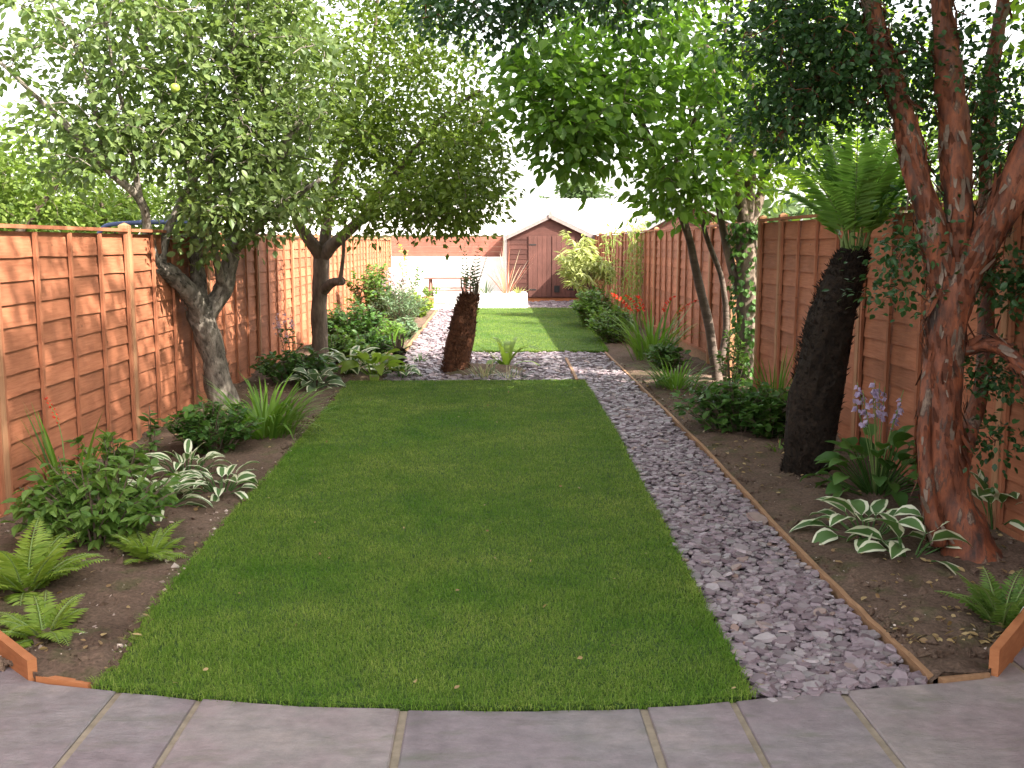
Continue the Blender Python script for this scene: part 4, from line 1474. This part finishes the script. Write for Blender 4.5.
tree_fern('tree_fern', 'tall leaning tree fern with a black trunk and bright fronds by the right fence',
          pxstem([(806, 482, 7.35, .19), (808, 462, 7.35, .16), (814, 410, 7.35, .172), (823, 355, 7.35, .168), (835, 305, 7.35, .155), (847, 270, 7.35, .125), (854, 252, 7.35, .085)]),
          15, 1.22, (68, 88), (.55, 1.55), 38, .17, 0, 'fern_trunk', 'tfern_leaf', 2600, .05, base=(*G(806, 478)[:2], 0))
tree_fern('tree_fern', 'small leaning tree fern with a red-brown trunk between the two lawns',
          pxstem([(456, 372, 13.3, .185), (457, 360, 13.3, .165), (462, 330, 13.3, .16), (467, 305, 13.3, .14), (470, 294, 13.3, .10)]),
          4, .62, (66, 84), (-.2, .6), 12, .10, 0, 'fern_trunk_red', 'tfern_dark', 1500, .055, base=(*G(456, 370)[:2], 0))
p = G(396, 372)
tree_fern('tree_fern', 'knee-high dark tree fern stump in the left bed beside the slate path', [(*G(397, 373), .10), (*(G(397, 373) + A([0.01, 0, .15])), .085), (*(G(397, 373) + A([0.03, 0, .26])), .06), (*(G(397, 373) + A([0.035, 0, .29])), .03)],
          5, .3, (20, 70), (.6, 1.2), 10, .06, 0, 'fern_trunk', 'tfern_dark', 500, .05, base=(*G(397, 373)[:2], 0))

# ------------------------------------------------------------------ planting: left bed
fern('fern', 'low bright fern nearest the patio corner in the left bed', G(44, 640), 16, .27, 20, .062, (30, 75), (.6, 1.5))
fern('fern', 'larger bright green fern at the left edge in front of the broad-leaved bush', G(26, 596), 20, .40, 24, .085, (35, 82), (.7, 1.6))
bush('hydrangea', 'broad-leaved green bush behind the ferns at the front of the left bed', G(98, 548), .46, .36, .54, 90, .085, 15, 'broad_leaf', 'shrub', el=-.25, tv=OVAL_V * A([.85, 1, 1.5]))
fern('fern', 'small feathery fern beside the lawn in front of the white-edged hostas', G(148, 562), 20, .27, 18, .06, (30, 80), (.6, 1.4))
strap_clump('gladiolus', 'sword-leaved plant with one red flower against the left fence', G(72, 506), 16, .70, .016, .07, (66, 88), (.1, .5), cat='plant', flowers=1, fs=.026)
bush('leafy_shrub', 'light green leafy shrub between the sword leaves and the hostas', G(112, 498), .3, .25, .52, 20, .085, 14, 'broad_leaf', 'shrub')
VH = 'white-edged hostas in the left bed'
hosta('hosta', 'nearest white-edged hosta in the left bed, beside the broad-leaved bush', G(158, 513), 26, .17, .20, .040, group=VH, el=(30, 86), margin=.5)
hosta('hosta', 'white-edged hosta rearmost of three, below the dark upright sprig', G(186, 483), 26, .18, .18, .036, group=VH, el=(30, 86), margin=.5)
hosta('hosta', 'spreading white-edged hosta closest to the lawn in the left bed', G(222, 497), 26, .15, .18, .036, group=VH, el=(25, 84), margin=.5)
bush('red_sprig', 'thin dark upright sprig in front of the pale fence post', G(152, 470), .05, .05, .55, 4, .07, 10, 'dark_broad', 'plant')
bush('leafy_shrub', 'low mid-green shrub below the apple trunk on the left', G(212, 455), .44, .4, .46, 64, .075, 16, 'dark_broad', 'shrub')
strap_clump('day_lily', 'clump of bright green arching strap leaves beside the near lawn', G(266, 440), 200, .68, .012, .24, (50, 86), (.6, 1.9))
bush('leafy_shrub', 'dark spreading shrub beyond the strap-leaved clump', G(293, 386), .52, .45, .45, 80, .085, 15, 'dark_broad', 'shrub')
hosta('hosta', 'blue-green hosta with pale-edged leaves beyond the strap-leaved clump', G(316, 390), 22, .16, .22, .06, green='blue_leaf', margin=.8)
hosta('hosta', 'sunlit pale hosta at the back left corner of the near lawn', G(350, 376), 26, .22, .32, .065, margin=.45)
hosta('hosta', 'sunlit yellow-green hosta between the pale hosta and the fern stump', G(374, 378), 26, .22, .32, .07, cream=False, green='fern_leaf')
hosta('hosta', 'small round-leaved white-edged hosta beside the knee-high stump', G(402, 379), 12, .12, .16, .07, margin=.55)
bush('flowering_plant', 'wispy plant with pink flowers under the straight dark trunk', G(292, 372), .22, .2, .85, 8, .07, 10, 'dark_broad', 'plant', flower='pink_flower', nfl=6, fsize=.035)
bush('leafy_shrub', 'large leafy shrub with broad leaves halfway down the left bed', G(352, 352), .6, .7, .8, 110, .095, 20, 'dark_broad', 'shrub', low=.1)
bush('tall_shrub', 'tall upright green shrub against the far left fence', G(372, 330), .5, .7, 1.35, 80, .085, 28, 'broad_leaf', 'shrub', low=.1)
bush('leafy_shrub', 'rounded green shrub at the foot of the straight dark trunk', G(338, 366), .42, .4, .5, 70, .085, 16, 'broad_leaf', 'shrub', low=.05)
bush('leafy_shrub', 'low dark shrub behind the yellow-green hosta on the left', G(368, 361), .45, .4, .46, 80, .08, 16, 'dark_broad', 'shrub', low=.05)
strap_clump('day_lily', 'small strap-leaved clump behind the knee-high stump', G(392, 354), 60, .55, .012, .2, (50, 86), (.6, 1.7))
bush('leafy_shrub', 'grey-green low shrub along the left path below the pink-flowered bush', G(404, 340), .3, .6, .4, 70, .07, 16, 'blue_leaf', 'shrub', low=.05)
bush('lavender_bush', 'grey-green bush with pink flower heads overhanging the left path', G(398, 330), .62, 1.3, 1.0, 150, .09, 28, 'blue_leaf', 'shrub', flower='pink_flower', nfl=16, fsize=.05, tv=NARROW_V * 1.2, tf=KITE_F, low=.05)
bush('leafy_shrub', 'bright yellow-green shrub at the far end of the left bed', G(416, 318), .42, .9, .6, 80, .09, 18, 'fern_leaf', 'shrub', low=.05)
bush('leafy_shrub', 'low leafy clump in front of the lavender bush beside the left path', G(378, 345), .5, .6, .5, 80, .085, 16, 'broad_leaf', 'shrub', low=.05)

# between the lawns
fern('birds_nest_fern', 'fern with a few upright curled fronds at the back edge of the near lawn', G(506, 366), 9, .62, 1, .01, (35, 80), (.6, 2.4), cat='fern') if False else None
root = strap_clump('strap_fern', 'bright green fern with upright curling fronds at the back edge of the near lawn', G(506, 367), 13, .85, .045, .06, (30, 84), (.8, 2.8), mat='fern_leaf', cat='fern')
strap_clump('grass_tuft', 'dry straw-coloured tuft at the foot of the red-brown tree fern', G(484, 378), 90, .30, .006, .18, (15, 80), (.4, 1.4), mats=['dry_grass', 'dry_grass', 'blue_leaf'])
strap_clump('grass_tuft', 'dry greyish tuft in front of the curling fern fronds', G(510, 379), 70, .26, .006, .16, (15, 75), (.4, 1.4), mats=['dry_grass', 'blue_leaf'])
strap_clump('grass_tuft', 'small dark grassy tuft on the slate left of the red-brown tree fern', G(421, 363), 40, .2, .007, .08, (25, 80), (.4, 1.2), mats=['dark_broad'])

# ------------------------------------------------------------------ planting: right bed
bush('willow_shrub', 'pale narrow-leaved shrub arching in front of the shed', G(603, 318), .62, .8, 2.1, 26, .26, 40, 'willow_leaf', 'shrub', tv=NARROW_V, tf=KITE_F, el=-.5, low=.45, lean=(-.38, -.1))
# bamboo with upright canes
bp = G(628, 330)
root = thing('bamboo', 'upright bamboo with slender pale canes against the far right fence', 'bamboo', bp)
lf = MB()
for i in range(14):
    c0 = bp + A([rng.normal(0, .16), rng.normal(0, .3), -.02])
    top = c0 + A([rng.normal(0, .14), rng.normal(0, .14), rng.uniform(1.7, 2.35)])
    q = smooth_path([c0, (c0 + top) / 2 + rng.normal(0, .03, 3), top], 10)
    mb = MB(); tube(mb, q, np.linspace(.011, .004, 10), 6); mb.build('cane', M['cane'], root, smooth=True)
    k = 46
    u = rng.uniform(.25, 1, k)
    P = np.stack([np.interp(u, np.linspace(0, 1, 10), q[:, a]) for a in range(3)], 1)
    scatter(lf, NARROW_V * A([.9, 1, 1]), KITE_F, P + rng.normal(0, .05, (k, 3)), rng.normal(0, .7, (k, 3)) + A([0, 0, -.3]), A([0, 0, 1.]) + rng.normal(0, .4, (k, 3)), rng.uniform(.1, .19, k))
lf.build('foliage', M['bamboo_leaf'], root)
bush('leafy_shrub', 'mid-green leafy shrub below the narrow-leaved shrub at the far right', G(592, 328), .42, 1.1, .8, 120, .09, 20, 'broad_leaf', 'shrub', low=.05)
bush('leafy_shrub', 'low leafy shrub in front of the bamboo on the right', G(612, 343), .45, .9, .62, 110, .085, 18, 'broad_leaf', 'shrub', low=.05)
strap_clump('crocosmia', 'tall strap-leaved clump with scarlet flowers in front of the right fence', G(650, 362), 85, 1.0, .017, .28, (55, 88), (.4, 1.3), flowers=6)
strap_clump('grassy_plant', 'arching grassy clump with fine leaves in front of the scarlet flowers', G(676, 392), 130, .55, .010, .2, (45, 85), (.7, 1.8))
bush('leafy_shrub', 'leafy plant in front of the grassy clump by the gravel board', G(664, 372), .35, .35, .4, 26, .10, 14, 'dark_broad', 'shrub', low=.05)
bush('climbing_plant', 'pale-leaved climber scrambling up beside the ivy-clad trunk', G(731, 392), .2, .2, .75, 16, .065, 18, 'broad_leaf', 'climber', low=.05)
bush('leafy_shrub', 'wide low shrub in front of the ivy-clad trunk on the right', G(738, 434), .66, .55, .5, 120, .085, 16, 'dark_broad', 'shrub', low=.05)
strap_clump('grassy_plant', 'upright thin-leaved plant against the fence beside the black tree fern', G(775, 420), 40, .75, .010, .12, (70, 88), (.1, .7))
bush('leafy_shrub', 'dark leafy shrub right behind the black tree fern trunk', G(770, 440), .25, .25, .38, 26, .10, 14, 'dark_broad', 'shrub', low=.05)
strap_clump('grass_tuft', 'small pale tuft at the foot of the black tree fern', G(778, 455), 26, .18, .007, .05, (30, 80), (.4, 1.2))
hosta('hosta', 'tall hosta with lilac flower spikes in front of the right fence', G(876, 500), 64, .36, .17, .05, cream=False, flowers=9, green='dark_broad', el=(15, 88), fl_h=.72)
VR = 'white-edged hostas round the orange trunk'
hosta('hosta', 'white-edged hosta under the lilac flowers at the edge of the right bed', G(868, 545), 20, .19, .22, .055, group=VR, el=(20, 80), margin=.6)
hosta('hosta', 'white-edged hosta touching the foot of the orange trunk', G(908, 562), 15, .16, .23, .055, group=VR, el=(20, 80), margin=.6)
hosta('hosta', 'white-edged hosta behind the orange trunk by the fence', G(994, 530), 16, .24, .24, .06, group=VR, el=(35, 86), margin=.6)
bush('fuchsia', 'drooping dark-leaved shrub behind the orange trunk', G(975, 510), .3, .2, .75, 10, .055, 18, 'myrtle_leaf', 'shrub', low=.4)
fern('fern', 'small dark green fern in the right corner by the plant label', G(1000, 632), 16, .34, 20, .065, (35, 84), (.5, 1.3), mat='broad_leaf')
p = G(1013, 640)
mb = MB()
c, s_ = math.cos(.5), math.sin(.5)
mb.box(p + A([0, 0, .05]), (.022, .002, .15), rot=A([[c, 0, s_], [0, 1, 0], [-s_, 0, c]]))
mb.box(p + A([.038, 0, .115]), (.035, .0026, .05), rot=A([[c, 0, s_], [0, 1, 0], [-s_, 0, c]]))
tag(mb.build('plant_label', M['label'], loc=p), 'white plastic plant label stuck in the soil at the right corner', 'plant label')

# ------------------------------------------------------------------ trees next door (some added only for their shade) and far off
def simple_tree(name, label, x, y, h, r, n, lm, size, per=24, bark='bark_dark', trunk=.14, low=.3, group=None, z=-.07, cat='tree', spread=.28):
    st = [[(x, y, z, trunk * 1.3), (x + .1, y, h * .25, trunk), (x - .05, y + .1, h * .5, trunk * .7), (x, y, h * .8, trunk * .3)]]
    for i in range(5):
        a = i * 1.26 + rng.normal(0, .2)
        st.append([(x, y, h * .3, trunk * .6), (x + r * .4 * math.cos(a), y + r * .4 * math.sin(a), h * .52, trunk * .4), (x + r * .8 * math.cos(a), y + r * .8 * math.sin(a), h * .72, trunk * .15)])
    hz = h * (1 - low) / 2
    bl = [((x, y, h * low + hz), (r, r, hz), int(n * .6))]
    for i in range(4):
        a = rng.uniform(0, 6.28)
        bl.append(((x + r * .5 * math.cos(a), y + r * .5 * math.sin(a), h * low + hz * rng.uniform(.6, 1.5)), (r * .6, r * .6, hz * .55), int(n * .1)))
    return grow_tree(name, label, cat, st, bl, None, M[bark], M[lm], per=per, size=size, spread=spread, group=group, base=(x, y, 0), sides=8)


simple_tree('hedge_tree', 'bushy yellow-green tree behind the near end of the left fence', -6.4, 13.2, 3.3, 1.6, 340, 'hedge_leaf', .11, 34, low=.12)
simple_tree('hedge_tree', 'yellow-green tree half hidden behind the blue tube frame', -5.2, 15.5, 3.1, 1.6, 300, 'hedge_leaf', .11, 34, low=.12)
simple_tree('hedge_tree', 'taller olive tree at the far left edge behind the left fence', -9.2, 17, 3.7, 2.1, 320, 'hedge_leaf', .13, 34, low=.1)
simple_tree('neighbour_tree', 'light green tree over the right fence behind the orange trunk', 5.3, 8.2, 6.0, 1.55, 300, 'lime_leaf', .13, 32, low=.27)
simple_tree('neighbour_tree', 'tall light green tree at the right edge, added to shade the lawn', 5.6, 5.7, 9.5, 2.3, 560, 'lime_leaf', .15, 36, low=.22)  # added to shade the lawn; height raised so its top dapples the left fence
simple_tree('neighbour_tree', 'unseen leafy tree on the right, added to shade the near end of the lawn', 5.5, 2.6, 9.6, 2.4, 680, 'lime_leaf', .16, 36, low=.2)  # out of view, added as a shade caster over the near lawn
simple_tree('neighbour_tree', 'unseen leafy tree on the right, added to shade the paved patio', 5.4, -.2, 9.4, 2.9, 1000, 'lime_leaf', .16, 36, low=.2)  # out of view, added and thickened to keep sun off the patio
simple_tree('neighbour_tree', 'dense green tree over the right fence behind the ivy-clad trunk', 6.6, 15.2, 4.4, 1.9, 150, 'lime_leaf', .11, 26, low=.33)

# far tree line and one tall pine
mb = MB()
nn = 5200
xx = rng.uniform(-45, 55, nn)
hh = 4.6 + .8 * A([mnoise.noise(Vector((x * .13, 3, 0))) for x in xx])
pz = hh * rng.random(nn) ** .5
scatter(mb, OVAL_V, OVAL_F, np.c_[xx, 84 + rng.normal(0, 1.6, nn), pz], rng.normal(0, 1, (nn, 3)), A([0, 0, 1.]) + rng.normal(0, .6, (nn, 3)), rng.uniform(.6, 1.3, nn))
kind(tag(mb.build('distant_trees', M['far_leaf']), 'low grey-green line of far-off trees beyond the pale roof', 'trees'), 'stuff')
simple_tree('pine_tree', 'single flat-topped tree rising from the distant tree line', 7.0, 80, 6.2, 1.9, 60, 'far_leaf', .5, 18, low=.66, trunk=.18, spread=.4)
